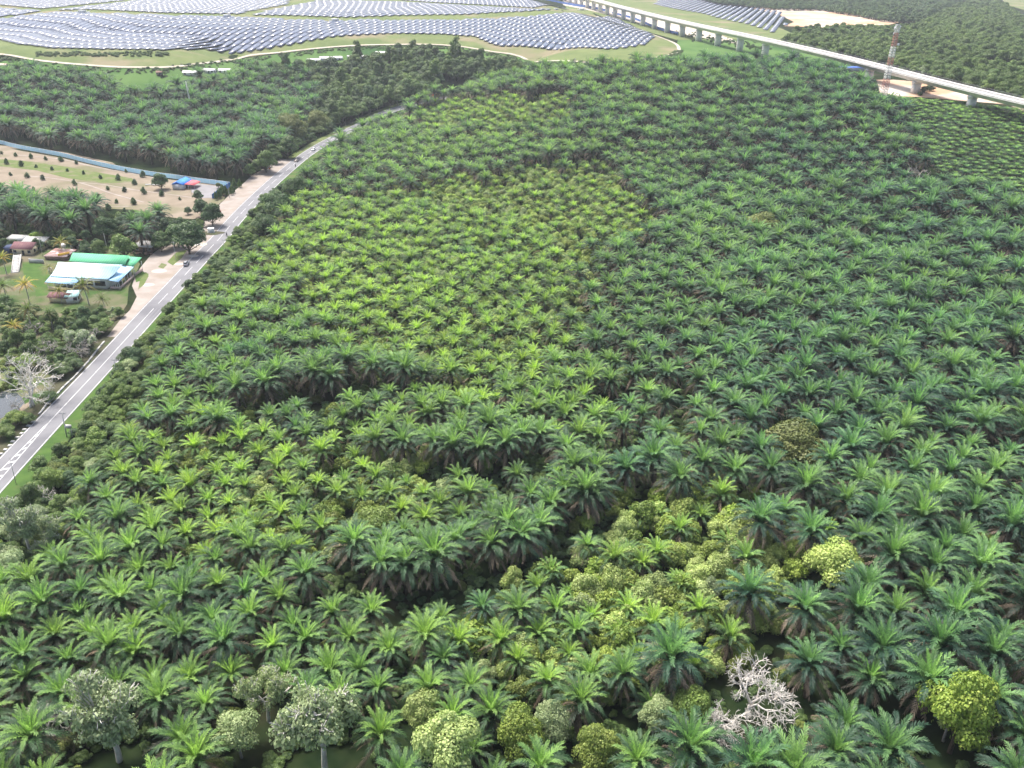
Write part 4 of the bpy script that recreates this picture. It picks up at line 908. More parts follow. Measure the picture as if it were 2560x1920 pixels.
def loft(mb, prof_rows, half):      # rows: list of (x, z) outlines at several half widths
    n = len(prof_rows[0]); k = len(half); V = []
    for pr_, hw in zip(prof_rows, half):
        V += [(x, hw, z) for x, z in pr_]
    Fs = [[j*n+i, (j+1)*n+i, (j+1)*n+(i+1) % n, j*n+(i+1) % n] for j in range(k-1) for i in range(n)]
    Fs += [list(range(n)), list(range((k-1)*n+n-1, (k-1)*n-1, -1))]
    return mb.add(V, Fs)
def car(u, v, heading, pm, lab, suv=False, grp='cars on the road'):
    p = P(u, v); t = empty('car', (p[0], p[1], .065), lab, 'car', grp, heading); hh = .18 if suv else 0
    o = [(-2.15, .35), (-2.2, .75), (-2.1, .98+hh), (-1.0, 1.02+hh), (1.0, 1.0+hh*.8), (2.0, .86+hh*.6), (2.2, .62), (2.15, .33)]
    i = [(x*.97, z if z < .5 else z-.05) for x, z in o]
    loft(MB(), [i, o, o, i], [-.86, -.78, .78, .86]).build('body', pm, t)
    top = 1.48+hh*1.3; rr = -1.95 if suv else -1.75
    g = [(rr, .95+hh), (rr+.35, top-.02), (-.1, top), (.35, top-.04), (1.2, .98+hh*.8)]
    gi = [(x*.95, z) for x, z in g]
    cab = loft(MB(), [[(x*.93, z-.02 if z > 1.2 else z) for x, z in g], g, g, [(x*.93, z-.02 if z > 1.2 else z) for x, z in g]], [-.70, -.58, .58, .70]); cab.build('window', M_GLASS, t)
    MB().box(((rr+.35+.3)/2-.05, 0, top+.02), (abs(rr)+.3, 1.14, .07), top=.9).build('roof', pm, t)
    for x in (-1.35, 1.35):
        for y in (-.76, .76):
            w_ = MB().tube((x, y-.11, .33), (x, y+.11, .33), .33, n=14).build('wheel', M_TYRE, t); MB().tube((x, y-.125, .33), (x, y+.125, .33), .19, n=10).build('rim', M_RIM, w_)
    for y in (-.6, .6): MB().box((2.14, y, .68), (.14, .36, .16)).build('headlight', M_LAMP, t); MB().box((-2.16, y, .8), (.1, .3, .2)).build('tail_light', M_TAIL, t)
def head_at(y):
    i = int(np.argmin(np.abs(ROADC[:, 1]-y))); d = ROADC[min(i+1, len(ROADC)-1)]-ROADC[i-1]; return math.atan2(d[1], d[0])
car(466, 663, head_at(338)+.1, paint('grey_car_paint', (.30, .31, .33)), 'grey estate car pulling onto the road beside the lay-by', True)
car(784, 376, head_at(560)+PI, paint('white_car_paint', (.72, .73, .74)), 'white car on the far road below the black car')
car(742, 404, head_at(530), paint('beige_car_paint', (.44, .40, .34)), 'beige car on the far road, nearest of the three far cars')
car(862, 334, head_at(620), paint('black_car_paint', (.018, .018, .02)), 'black car on the far road before it disappears into the trees')
def rider(u, v, heading, shirt, lab, lab2):
    p = P(u, v); z0 = .065
    t = empty('motorcycle', (p[0], p[1], z0), lab, 'motorcycle', None, heading)
    for x in (-.62, .62):
        w_ = MB().tube((x, -.06, .3), (x, .06, .3), .3, n=14).build('wheel', M_TYRE, t); MB().tube((x, -.07, .3), (x, .07, .3), .18, n=10).build('rim', M_RIM, w_)
    pmn = paint('motorcycle_paint', (.05, .05, .06))
    MB().path([(-.75, 0, .72), (-.3, 0, .72), (.05, 0, .62), (.3, 0, .72), (.55, 0, .8)], [.12, .16, .14, .12, .06], 8).build('body', pmn, t)
    MB().tube((.62, 0, .3), (.42, 0, .98), .05, n=6).tube((.42, -.34, 1.0), (.42, .34, 1.0), .025, n=6).build('handlebar', M_STEEL, t)
    MB().box((-.3, 0, .82), (.62, .26, .12), top=.85).build('seat', M_TYRE, t); MB().tube((.55, 0, .86), (.62, 0, .86), .1, n=10).build('headlight', M_LAMP, t)
    # seated figure grown as one skin over a joint skeleton
    J = [(-.28, 0, .92), (-.24, 0, 1.12), (-.14, 0, 1.36), (-.08, 0, 1.47), (-.05, 0, 1.60), (-.03, 0, 1.74),
         (-.12, .2, 1.38), (.06, .27, 1.16), (.40, .28, 1.03), (-.12, -.2, 1.38), (.06, -.27, 1.16), (.40, -.28, 1.03),
         (-.26, .12, .92), (.16, .2, .84), (.02, .2, .42), (.18, .2, .34), (-.26, -.12, .92), (.16, -.2, .84), (.02, -.2, .42), (.18, -.2, .34)]
    rad = [.15, .14, .15, .065, .10, .085, .065, .05, .035, .065, .05, .035, .1, .08, .055, .045, .1, .08, .055, .045]
    E_ = [(0, 1), (1, 2), (2, 3), (3, 4), (4, 5), (2, 6), (6, 7), (7, 8), (2, 9), (9, 10), (10, 11), (0, 12), (12, 13), (13, 14), (14, 15), (0, 16), (16, 17), (17, 18), (18, 19)]
    me = bpy.data.meshes.new('person'); me.from_pydata(J, E_, []); me.materials.append(shirt)
    o = ob('person', me, None, (p[0], p[1], z0), heading); tag(o, lab2, 'person')
    sk2 = o.modifiers.new('skin', 'SKIN'); 
    for vv, rr_ in zip(me.skin_vertices[0].data, rad): vv.radius = (rr_, rr_)
    me.skin_vertices[0].data[0].use_root = True
    o.modifiers.new('sub', 'SUBSURF').levels = 1; o.modifiers['sub'].render_levels = 1
    hm = MB(); hm.path([(-.05, 0, 1.60), (-.04, 0, 1.66), (-.03, 0, 1.74), (-.03, 0, 1.80), (-.03, 0, 1.84)], [.13, .145, .14, .1, .03], 10); hm.build('helmet', paint('helmet_paint', (.04, .04, .045)), o)
rider(567, 590, head_at(378)-.05, mat('dark_clothes', (.03, .03, .04), (.05, .05, .06), scale=4, rough=.9), 'black motorcycle riding up the right lane beside the verge', 'person in dark clothes and helmet riding the black motorcycle')
rider(739, 417, head_at(520), mat('grey_clothes', (.10, .10, .11), (.14, .13, .13), scale=4, rough=.9), 'dark motorcycle on the far road just below the beige car', 'person in grey clothes riding the motorcycle on the far road')
# ------------------------------------------------------------------ vegetation: where everything grows
def rebase(root, loc):
    loc = Vector([float(q) for q in loc]); root.location = loc
    for o in [c for c in COL.objects if c.parent is root]: o.location = Vector(o.location)-loc
rebase(via, (VC[4][0], VC[4][1], 0)); rebase(eh, (hb[0], hb[1], 0))
for o in [c for c in COL.objects if c.type == 'EMPTY' and c.name.split('.')[0] in ('hoarding_fence', 'sheet_fence')]:
    ch = [c for c in COL.objects if c.parent is o]; v0 = ch[0].data.vertices[0].co; rebase(o, (v0.x, v0.y, 0))

POOL = {'palm': [], 'tree': [], 'shrub': []}
def put(pool, key, x, y, s, tint, var=None, rz=None, zs=1.0, tilt=None, lab=None, grp=None, keep=False, name=None, cat=None):
    POOL[pool].append(dict(key=key, x=float(x), y=float(y), z=float(H(x, y)), s=float(s), zs=zs, tint=float(min(max(tint, 0), 1)),
        var=var, rz=random.uniform(0, 6.283) if rz is None else rz, tilt=tilt or (random.gauss(0, .06), random.gauss(0, .06)), lab=lab, grp=grp, keep=keep, name=name, cat=cat))
# --- trees that can be told apart: crown centre and crown radius in the photo
MARK = []       # (phrase, u, v) for the labels of palms beside them
PR = dict(round_tree=(4.4, 9.2, 6.0), tall_tree=(3.6, 14, 9.5), fine_tree=(4.7, 8.8, 5.6), olive_tree=(4.9, 8.5, 5.2), pale_tree=(4.3, 9, 5.8), branchy_tree=(4.3, 9, 6.4), bare_tree=(3.9, 8.5, 5.6), bare_many=(6.5, 14, 9), grey_bare=(3.4, 7.5, 5.0))
PRV = {}
for k_ in list(PR):                 # crown radius, height and crown centre read from the grown forms
    ms_ = [m for tm_, cm_ in TREE[k_] for m in ([cm_] if cm_ else [tm_])]; rr_, zz_, tt_ = [], [], []
    for m in ms_:
        q = np.empty(len(m.vertices)*3, dtype=np.float32); m.vertices.foreach_get('co', q); q = q.reshape(-1, 3)
        rr_.append(np.percentile(np.hypot(q[:, 0], q[:, 1]), 95)); tt_.append(np.percentile(q[:, 2], 99)); zz_.append((np.percentile(q[:, 2], 99)+np.percentile(q[q[:, 2] > .25*q[:, 2].max(), 2], 5))/2)
    for i_, r_i in enumerate(rr_): PRV[(k_, i_)] = float(r_i)
    PR[k_] = (float(np.mean(rr_)), float(np.mean(tt_)), float(np.mean(zz_)))
def landmark(key, u, v, rpx, tint, lab, phrase=None, var=None, hs=None, cat='tree', free=None, name=None, base=None):
    low = v > 1000 and u > 120
    hs = hs or ((1.5 if key == 'branchy_tree' else 1.35) if low else 1.0); free = free or (1.15 if low else .75)
    r0, h0, zc = PR[key]; s = 1.0; var = 0 if var is None else var; r0 = PRV.get((key, var), r0)
    for _ in range(4):
        p = P(u, v, h=zc*s*hs) if base is None else P(*base); _, _, dz = proj(p); s = rpx*dz/FPX/r0
    put('tree', key, p[0], p[1], s, tint, var=var, zs=hs, lab=lab, keep=True, name=name, cat=cat, tilt=(0, 0))
    NOGO.append((p[0], p[1], r0*s*free))
    if low: NOGO.append((p[0]*(1-6/np.hypot(p[0], p[1])), p[1]*(1-6/np.hypot(p[0], p[1])), r0*s*.85))
    if phrase: MARK.append((phrase, u, v))
landmark('bare_tree', 110, 1790, 66, .3, 'small bare whitish tree in the bottom left corner', 'the small bare tree in the bottom left corner', 0, cat='bare tree', name='bare_tree')
landmark('branchy_tree', 255, 1745, 104, .1, 'large grey green tree with fine pale twigs at bottom left', 'the large grey green tree at bottom left', 0)
landmark('branchy_tree', 656, 1705, 74, .35, 'medium pale green tree with white limbs left of the palest tree', None, 1)
landmark('branchy_tree', 795, 1755, 108, .15, 'broad pale tree with bright white branches near the bottom edge', 'the broad white branched tree', 2)
landmark('pale_tree', 590, 1810, 58, .3, 'pale tree with leaning light trunk in front of the white branched tree', 'the pale tree with a leaning trunk', 0)
landmark('pale_tree', 1059, 1770, 52, .75, 'yellow green flat topped tree right of the white branched tree', 'the yellow green flat topped tree', 1)
landmark('pale_tree', 1112, 1858, 80, .65, 'largest light green round tree at the bottom edge', 'the large light green tree at the bottom edge', 2)
landmark('olive_tree', 1295, 1805, 60, .85, 'dense yellow round tree near the bottom middle', 'the dense yellow round tree', 0)
landmark('pale_tree', 1383, 1780, 50, .2, 'greyish pale round tree right behind the yellow round tree', 'the greyish pale round tree', 0)
landmark('olive_tree', 1492, 1865, 62, .45, 'olive green round tree at the bottom edge right of centre', 'the olive tree at the bottom edge', 1)
landmark('pale_tree', 1640, 1772, 42, .3, 'pale grey green round tree between palms right of bottom centre', 'the pale grey green round tree', 1)
landmark('fine_tree', 1735, 1750, 52, .45, 'green bushy tree left of the white bare tree', None, 0)
landmark('bare_tree', 1888, 1718, 96, .2, 'white bare spreading tree at lower right, the upper of two', 'the white bare trees at lower right', 1, cat='bare tree', name='bare_tree', free=1.35)
landmark('bare_tree', 1820, 1790, 68, .2, 'white bare tree at lower right, the lower of two', None, 2, cat='bare tree', name='bare_tree', free=1.35)
landmark('fine_tree', 2425, 1740, 90, .95, 'bright green dense round tree at lower right', 'the bright green round tree', 1, hs=1.6)
landmark('pale_tree', 2385, 1775, 48, .7, 'lighter green tree overlapping the bright green round tree', None, 2)
landmark('pale_tree', 2095, 1385, 66, .95, 'yellow green open topped tree rising among dark palms at right', 'the yellow green open topped tree', 0, hs=1.15, free=.35)
landmark('pale_tree', 1838, 1590, 30, .6, 'light green small round tree, left one of a pair right of centre', 'the light green pair of small trees', 0, hs=.8)
landmark('fine_tree', 1863, 1628, 32, 1.0, 'yellow green small round tree, right one of a pair right of centre', None, 2, hs=.8)
landmark('olive_tree', 1988, 1085, 80, .1, 'broad olive domed tree among the dark palms at right', 'the broad olive domed tree', 0, hs=.75)
landmark('olive_tree', 1908, 558, 48, .15, 'olive domed tree in the upper right palms', 'the upper olive domed tree', 1, hs=.75)
landmark('grey_bare', 2300, 432, 40, .2, 'grey leafless tree above the palms at upper right', 'the grey leafless tree', 0, cat='bare tree', name='bare_tree', hs=1.2)
landmark('fine_tree', 1215, 1218, 26, .7, 'small round green tree at the end of a palm row near the centre', 'the small round tree near the centre', 1, hs=.8)
landmark('fine_tree', 935, 1290, 52, .55, 'round green tree left of the dark palm rows', 'the round tree left of the dark palm rows', 0, hs=.85)
landmark('fine_tree', 1565, 940, 34, .75, 'light round tree in the palms just right of centre', 'the light round tree right of centre', 2, hs=.85)
landmark('fine_tree', 1672, 1072, 26, .95, 'bright green bush tree in the dark palms right of centre', None, 0, hs=.7)
landmark('pale_tree', 1425, 1240, 26, .6, 'light green tree at the upper tip of the bushy patch', None, 1, hs=.9)
landmark('fine_tree', 700, 1560, 14, .9, 'tiny yellow round shrub tree left of bottom centre', None, 1, hs=.8)
for u, v, r_, k_, tn, lb in [(48, 1290, 58, 'branchy_tree', .05, 'tall pale twiggy tree at the left edge below the road'), (112, 1335, 40, 'branchy_tree', .1, 'pale thin trunked tree between road corner and palms'), (15, 1405, 46, 'pale_tree', .1, 'pale green tree at the left edge above the bottom palms'), (92, 1232, 34, 'bare_tree', .2, 'bare crooked white branches at the road verge corner'), (20, 1500, 40, 'pale_tree', .3, 'light green leafy tree at the left edge, lower down')]:
    landmark(k_, u, v, r_, tn, lb, None, hs=1.5, cat='bare tree' if k_ == 'bare_tree' else 'tree', name='bare_tree' if k_ == 'bare_tree' else None)
# roadside
landmark('bare_many', 88, 940, 80, .2, 'big white many stemmed bare tree by the pond', None, 0, cat='bare tree', name='bare_tree', hs=1.15, base=(78, 1016))
landmark('grey_bare', 42, 1000, 18, .2, 'small grey bare tree standing at the pond edge', None, 1, cat='bare tree', name='bare_tree', base=(48, 1024))
landmark('grey_bare', 88, 815, 34, .2, 'grey leafless bushy tree behind the coconut palms, upper one', None, 0, cat='bare tree', name='bare_tree')
landmark('grey_bare', 110, 870, 34, .2, 'grey leafless tree right above the white bare tree', None, 1, cat='bare tree', name='bare_tree')
landmark('bare_tree', 160, 880, 22, .2, 'slender white forked trunk left of the drain wall', None, 0, cat='bare tree', name='bare_tree', hs=1.3)
landmark('grey_bare', 235, 830, 34, .2, 'pinkish grey twiggy tree beside the drain wall', None, 0, cat='bare tree', name='bare_tree')
landmark('branchy_tree', 195, 835, 36, .0, 'grey green open tree between pond and drain wall', None, 1)
landmark('grey_bare', 190, 870, 30, .2, 'brownish leafless tree at the drain wall bend', None, 1, cat='bare tree', name='bare_tree')
for u, v, r_, tn, lb in [(250, 805, 28, .35, 'bright green round tree at the lay-by end of the scrub'), (38, 1035, 28, .6, 'bright green round bush tree in front of the pond'), (8, 1070, 26, .4, 'green bush tree at the left edge below the pond'), (66, 1040, 20, .2, 'dark green bush between pond and road'), (120, 985, 20, .1, 'dark green bush under the white bare tree'), (65, 895, 30, .5, 'yellow green bushy tree left of the grey leafless trees'), (150, 920, 24, .15, 'dark bush right of the white bare tree'), (180, 900, 24, .1, 'dark green bush beside the drain wall')]:
    landmark('fine_tree', u, v, r_, tn, lb, None, hs=.7)
for u, v, r_, key, tn, lb in [(399, 442, 19, 'round_tree', .05, 'dark dense round tree inside the blue fence'), (494, 482, 13, 'round_tree', .0, 'small dark tree at the edge of the concrete yard'), (505, 508, 22, 'round_tree', .05, 'dark green tree left of the big tree over the red stall'), (527, 520, 27, 'round_tree', .03, 'big dark round tree over the red roadside stall'), (468, 522, 9, 'round_tree', .0, 'small dark oval tree alone on the orchard grass'),
        (306, 600, 29, 'round_tree', .35, 'mid green round tree left of the timber shack'), (243, 610, 22, 'round_tree', .3, 'green tree behind the cream kiosk'), (88, 585, 17, 'fine_tree', .75, 'light green tree on a bare pale trunk behind the cream houses'), (210, 620, 18, 'round_tree', .02, 'dark bush tree between hut and kiosk'), (465, 575, 38, 'round_tree', .05, 'dark green tree mass left of the roadside pole'), (430, 574, 28, 'round_tree', .1, 'dark tree behind the timber shack'), (398, 592, 24, 'round_tree', .12, 'bushy tree right behind the timber shack'), (260, 555, 28, 'round_tree', .02, 'dark tree in front of the orchard'),
        (725, 300, 38, 'olive_tree', .05, 'brownish domed tree in the left plantation'), (792, 288, 28, 'olive_tree', .1, 'brownish green domed tree nearest the far road, right of the domed one'), (716, 352, 26, 'round_tree', .15, 'mid green tree at the road edge under the brownish domed tree'), (662, 388, 26, 'round_tree', .25, 'bright topped green tree beside the road bend'),
        (827, 155, 24, 'round_tree', .0, 'dark round tree standing above the left end of the far forest'), (545, 460, 7, 'olive_tree', .2, 'tiny olive bush tree outside the yard fence'),
        (690, 492, 36, 'fine_tree', .05, 'dense dark green roadside tree, upper left of the palms'), (664, 548, 34, 'fine_tree', .05, 'dark green roadside tree overhanging the road bend'), (738, 452, 32, 'fine_tree', .08, 'dark green roadside tree, farthest of the three at the bend')]:
    landmark(key, u, v, r_, tn, lb, None)
# coconut palms round the houses
COCO = [coconut(501, 8.5), coconut(502, 6.0), coconut(503, 7.0, 5.2)]
for u, v, k, s, tn, lb in [(65, 718, 0, .95, 1.0, 'yellow coconut palm left of the pale blue lean roof'), (147, 722, 1, .8, .6, 'half yellow coconut palm in front of the pale blue roof'), (212, 712, 2, 1.1, .25, 'tall green coconut palm in front of the eating house wall'), (68, 775, 2, .95, .2, 'green coconut palm below the yellow coconut palm'), (28, 808, 1, .8, .85, 'small yellow coconut palm at the left edge of the scrub'), (125, 790, 0, .75, .1, 'dark green coconut palm above the scrub by the lay-by'), (8, 650, 0, .85, .75, 'orange tinged coconut palm at the left edge beside the steps'), (6, 705, 1, 1.0, .1, 'dark green coconut palm cut by the left edge'), (147, 600, 1, .9, .5, 'bright green small palm behind the rusted shed'), (120, 665, 1, .7, .5, 'leafy green small palm left of the green roof'), (258, 745, 2, .7, .15, 'dark palm at the right front corner of the eating house')]:
    p = P(u, v, h=7*s); t = empty('coconut_palm', (p[0], p[1], 0), lb, 'coconut palm', None, random.uniform(0, 6)); t.scale = (s, s, s)
    a = ob('trunk', COCO[k][0], t); c_ = ob('crown', COCO[k][1], t); c_['tint'] = float(tn); NOGO.append((p[0], p[1], 3.0))
# orchard saplings
orch = [(15, 175), (135, 195), (268, 215), (395, 228), (530, 240), (662, 262), (1090, 335), (1235, 375), (60, 265), (187, 280), (313, 292), (453, 315), (583, 325), (722, 350), (872, 388), (1025, 400), (93, 362), (240, 380), (372, 400), (645, 445), (935, 485), (1078, 502), (1243, 520), (1395, 538), (15, 458), (155, 487), (292, 495), (425, 515), (573, 535), (712, 548), (852, 578), (1007, 600), (1160, 610), (50, 535), (190, 565), (935, 660), (1080, 685), (1553, 573), (1168, 440)]
for i, (u, v) in enumerate(orch):
    p = P(u/3.456, 330+(v+16)/3.456); s = random.uniform(1.05, 1.9)*(.6 if (u, v) in ((292, 495), (573, 535), (1553, 573), (425, 515)) else 1)
    t = empty('orchard_sapling', p, 'small dark conical sapling in a row on the sandy orchard', 'sapling', 'saplings in the sandy orchard', random.uniform(0, 6)); t.scale = (s, s, s*random.uniform(.95, 1.3))
    tm, cm = TREE['sapling'][i % 3]; ob('trunk', tm, t); c_ = ob('crown', cm, t); c_['tint'] = random.uniform(0, .12)
for i, (u, v, s) in enumerate([(552, 494, 2.0), (560, 490, 2.2), (566, 488, 2.0), (547, 497, 1.8), (556, 488, 2.2), (579, 487, 1.9), (585, 483, 1.7), (587, 467, 1.8), (601, 469, 1.8), (540, 500, 1.6)]):
    p = P(u, v); t = empty('garden_conifer', p, 'dark pointed garden conifer outside the blue yard fence', 'conifer', 'conifers outside the yard fence', i); t.scale = (s*.7, s*.7, s*1.5)
    tm, cm = TREE['sapling'][i % 3]; ob('trunk', tm, t); c_ = ob('crown', cm, t); c_['tint'] = .08+.1*(i % 3)

# --- zones of the plantation in the photo
Z_MAIN = [(-400, 1600), (0, 1440), (60, 1390), (150, 1330), (215, 1225), (300, 1110), (360, 985), (412, 890), (476, 790), (560, 705), (600, 650), (665, 590), (715, 520), (770, 425), (800, 385), (880, 340), (960, 283), (1050, 251), (1150, 225), (1240, 200), (1330, 176), (1420, 176), (1500, 166), (1700, 158), (1850, 152), (1960, 156), (2080, 174), (2140, 204), (2200, 243), (2262, 266), (2270, 320), (2310, 400), (2400, 462), (2560, 500), (3500, 640), (3700, 2400), (-600, 2400)]
Z_FIELD = [(2215, 240), (2330, 250), (2560, 276), (2800, 320), (3000, 640), (2560, 500), (2400, 462), (2310, 400), (2270, 320), (2255, 262)]
Z_YEL = [[(960, 300), (1060, 262), (1200, 232), (1380, 225), (1460, 270), (1400, 320), (1230, 345), (1050, 330)],
         [(640, 560), (760, 480), (1000, 450), (1250, 430), (1500, 400), (1620, 470), (1640, 560), (1520, 640), (1480, 760), (1440, 900), (1400, 960), (1250, 985), (1050, 965), (900, 930), (820, 820), (740, 700), (600, 640)],
         [(300, 1090), (420, 1050), (650, 1040), (900, 1060), (1080, 1150), (1240, 1200), (1180, 1270), (980, 1330), (860, 1400), (640, 1400), (420, 1330), (280, 1200)],
         [(1580, 1230), (1720, 1200), (1900, 1260), (2020, 1330), (1990, 1470), (1900, 1620), (1720, 1700), (1500, 1700), (1240, 1680), (1010, 1600), (1180, 1530), (1330, 1450), (1500, 1350)]]
GAP = [[(830, 1515), (930, 1528), (1060, 1515), (1150, 1490), (1250, 1462), (1340, 1425), (1420, 1375), (1500, 1325), (1590, 1275)], [(1085, 1188), (1160, 1204), (1250, 1212), (1310, 1180)], [(700, 1040), (860, 1010), (960, 1000)]]
gapw = [resample([tuple(P(u, v, h=1.0)[:2]) for u, v in g], 3) for g in GAP]
Z_LEFT = [(-400, 165), (0, 182), (150, 180), (250, 192), (330, 224), (400, 234), (455, 230), (475, 204), (560, 184), (640, 172), (720, 180), (770, 205), (800, 245), (780, 285), (740, 330), (700, 365), (650, 412), (610, 436), (560, 428), (450, 415), (300, 378), (150, 356), (0, 326), (-400, 270)]
Z_MID = [(-300, 460), (0, 484), (120, 494), (235, 515), (262, 545), (268, 570), (230, 580), (100, 582), (0, 584), (-300, 584)]
def yellow(u, v, x, y):
    k = max(.25, min(1, v/1200)); uu = u+34*wob(x, y, .06)+random.gauss(0, 60)*k; vv = v+20*wob(x, y, .07, 5)+random.gauss(0, 34)*k
    q = np.array([[uu, vv]]); return any(inpoly(q, z)[0] for z in Z_YEL)
def near_gap(x, y, d):
    return any(np.min((g[:, 0]-x)**2+(g[:, 1]-y)**2) < d*d for g in gapw)
def gap_side(x, y):                # distance to the nearest seam; negative side = in front of it
    bd, bs = 1e9, 1
    for g in gapw:
        i = int(np.argmin((g[:, 0]-x)**2+(g[:, 1]-y)**2)); d = math.hypot(g[i, 0]-x, g[i, 1]-y)
        if d < bd: bd, bs = d, (1 if y > g[i, 1] else -1)
    return bd, bs
def blocked(x, y, k=1.0): return any((x-a)**2+(y-b)**2 < (r*k)**2 for a, b, r in NOGO)
RX, RY = ROADC[:, 0], ROADC[:, 1]
def road_dx(x, y): return x-float(np.interp(y, RY, RX))
NOGO.append((tb[0], tb[1], 6))
def lattice(sp, ang, x0, x1, y0, y1):
    ca, sa = math.cos(ang), math.sin(ang); out = []
    m = int(2200/sp)
    for i in range(-m, m):
        for j in range(-m, m):
            a = (i+.5*(j % 2))*sp; b = j*sp*.866; x = ca*a-sa*b; y = 600+sa*a+ca*b
            if x0 < x < x1 and y0 < y < y1: out.append((x, y))
    return np.array(out)
def seam(v): return np.interp(v, [0, 430, 560, 1000, 1400, 1900, 2400], [600, 700, 1400, 1500, 1640, 1700, 1700])
def pxs(XY, z):
    p = np.column_stack([XY, H(XY[:, 0], XY[:, 1])+z]); return proj(p)
for which, sp, ang in (('A', 9.4, -.16), ('B', 7.2, .12), ('C', 10.6, .3)):
    L_ = lattice(sp, ang, -620, 900, 62, 1150); u, v, dz = pxs(L_, 6.0)
    ok = (dz > 20) & (u > -420) & (u < 3400) & (v < 2350) & (v > 100)
    L_, u, v = L_[ok], u[ok], v[ok]; uv = np.column_stack([u, v]); im = inpoly(uv, Z_MAIN); right = u+RG.normal(0, 45, len(u)) > seam(v)
    if which == 'B': sel = im & ~right
    elif which == 'A': sel = im & right
    else: sel = inpoly(uv, Z_LEFT) | inpoly(uv, Z_MID)
    for (x, y), uu, vv, inm in zip(L_[sel], u[sel], v[sel], im[sel]):
        if random.random() < .03: continue
        x += random.gauss(0, .75); y += random.gauss(0, .75)
        if inm and y < 1000 and road_dx(x, y) < (13.5 if y < 470 else 21 if y < 680 else 6.0)+2.5*float(wob(x, y, .09)): continue
        if not inm and x > -330 and y < 720 and road_dx(x, y) > -16: continue
        gd, gs = gap_side(x, y)
        if blocked(x, y) or gd < 3.6 or (gs < 0 and gd < 9 and random.random() < .3): continue
        n = float(wob(x, y, .045, 3)); n2 = float(wob(x, y, .013, 9))
        if inm:
            yl = yellow(uu, vv, x, y)
            if yl and vv > 1180 and uu > 1000 and random.random() < .12: continue
            if yl: key, s, tn = 'palm_young', random.uniform(.70, .98), .78+.2*n+random.gauss(0, .16)
            elif uu < seam(vv): key, s, tn = ('palm_mature' if random.random() < .6 else 'palm_young'), 0, .46-.12*float(np.clip((vv-1250)/300, 0, 1))+.16*n+.12*n2+random.gauss(0, .12)
            else: key, s, tn = 'palm_mature', random.uniform(.95, 1.2), .10+.30*float(np.clip((1950-uu)/600, 0, 1))*(1 if vv < 1000 else .4)+.12*n+random.gauss(0, .08)
            if s == 0: s = random.uniform(.74, .92) if key == 'palm_mature' else random.uniform(.9, 1.1)
            if gd < 13 and gs > 0: key, s, tn = 'palm_mature', random.uniform(.98, 1.12), min(tn, .3)
            elif gd < 12 and gs < 0: s *= .82
            if uu > seam(vv) and vv < 1150: s *= .74+.26*float(np.clip((uu-seam(vv))/420, 0, 1))*1.0 if vv > 470 else .80+.20*float(np.clip((470-vv)/160, 0, 1))
        else: key, s, tn = 'palm_mature', random.uniform(1.0, 1.3), .10+.1*n+random.gauss(0, .07)
        put('palm', key, x, y, s*random.uniform(.9, 1.1), tn, zs=random.uniform(.95, 1.3))
# a few palms standing alone by the lay-by
for u, v, s in [(372, 562, 1.15), (350, 590, 1.1), (398, 540, 1.05), (330, 560, 1.0), (845, 335, .8)]:
    p = P(u, v, h=6.2*s); put('palm', 'palm_mature', p[0], p[1], s, .12, zs=1.1)
# palms standing free in front of the fence line, trunks showing
# --- shrubs between the palms
for _ in range(38000):
    x = random.uniform(-125, 330); y = random.uniform(78, 1000)
    u, v, dz = proj((x, y, 2.0+float(H(x, y))))
    if not (-150 < u < 2700 and v < 2100): continue
    if not inpoly([(u, v)], Z_MAIN)[0] or road_dx(x, y) < 12: continue
    yl = yellow(u, v, x, y); n = float(wob(x, y, .05, 3))
    pr_ = .92 if yl else (.42 if u < seam(v) else .10)
    if random.random() > pr_ or near_gap(x, y, 2.4) or blocked(x, y, .8): continue
    if yl:
        dzn = inpoly([(u, v)], Z_YEL[3])[0]
        key = random.choice(['pale_shrub', 'pale_shrub', 'olive_shrub', 'leaf_shrub'] if dzn else ['olive_shrub', 'olive_shrub', 'leaf_shrub', 'pale_shrub'])
        put('shrub', key, x, y, random.uniform(1.5, 2.9)*(1.22 if dzn else 1), (.85 if dzn else .62)+.25*n+random.gauss(0, .2), zs=random.uniform(.95, 1.4))
    else: put('shrub', random.choice(['leaf_shrub', 'leaf_shrub', 'olive_shrub']), x, y, random.uniform(1.0, 2.0), .2+.2*n+random.gauss(0, .12), zs=random.uniform(.9, 1.4))
for _ in range(12000):
    x, y = random.uniform(-110, 130), random.uniform(80, 300); hz_ = float(H(x, y)); u, v, dz = proj((x, y, 1.0+hz_))
    if not (-100 < u < 2660 and v < 2080) or road_dx(x, y) < 13: continue
    g_ = near_gap(x, y, 4.5)
    if not g_ and random.random() < (.35 if u < 1900 else .8): continue
    if g_ and random.random() < .35: continue
    if blocked(x, y, .5): continue
    put('shrub', 'leaf_shrub', x, y, random.uniform(.8, 1.5), (0 if g_ else .22)+random.gauss(0, .06), zs=random.uniform(.6, .95))  # bushes in the gap tinted darkest, putting the gap's shade into leaf colour
# young crop field at the right
L_ = lattice(5.3, .5, 150, 700, 330, 700); u, v, dz = pxs(L_, 1.5)
for (x, y), k in zip(L_, inpoly(np.column_stack([u, v]), Z_FIELD)):
    if k: put('palm', 'palm_young', x+random.gauss(0, .6), y+random.gauss(0, .6), random.uniform(.68, .9), .36+.16*float(wob(x, y, .05))+random.gauss(0, .08), zs=random.uniform(.5, .62))
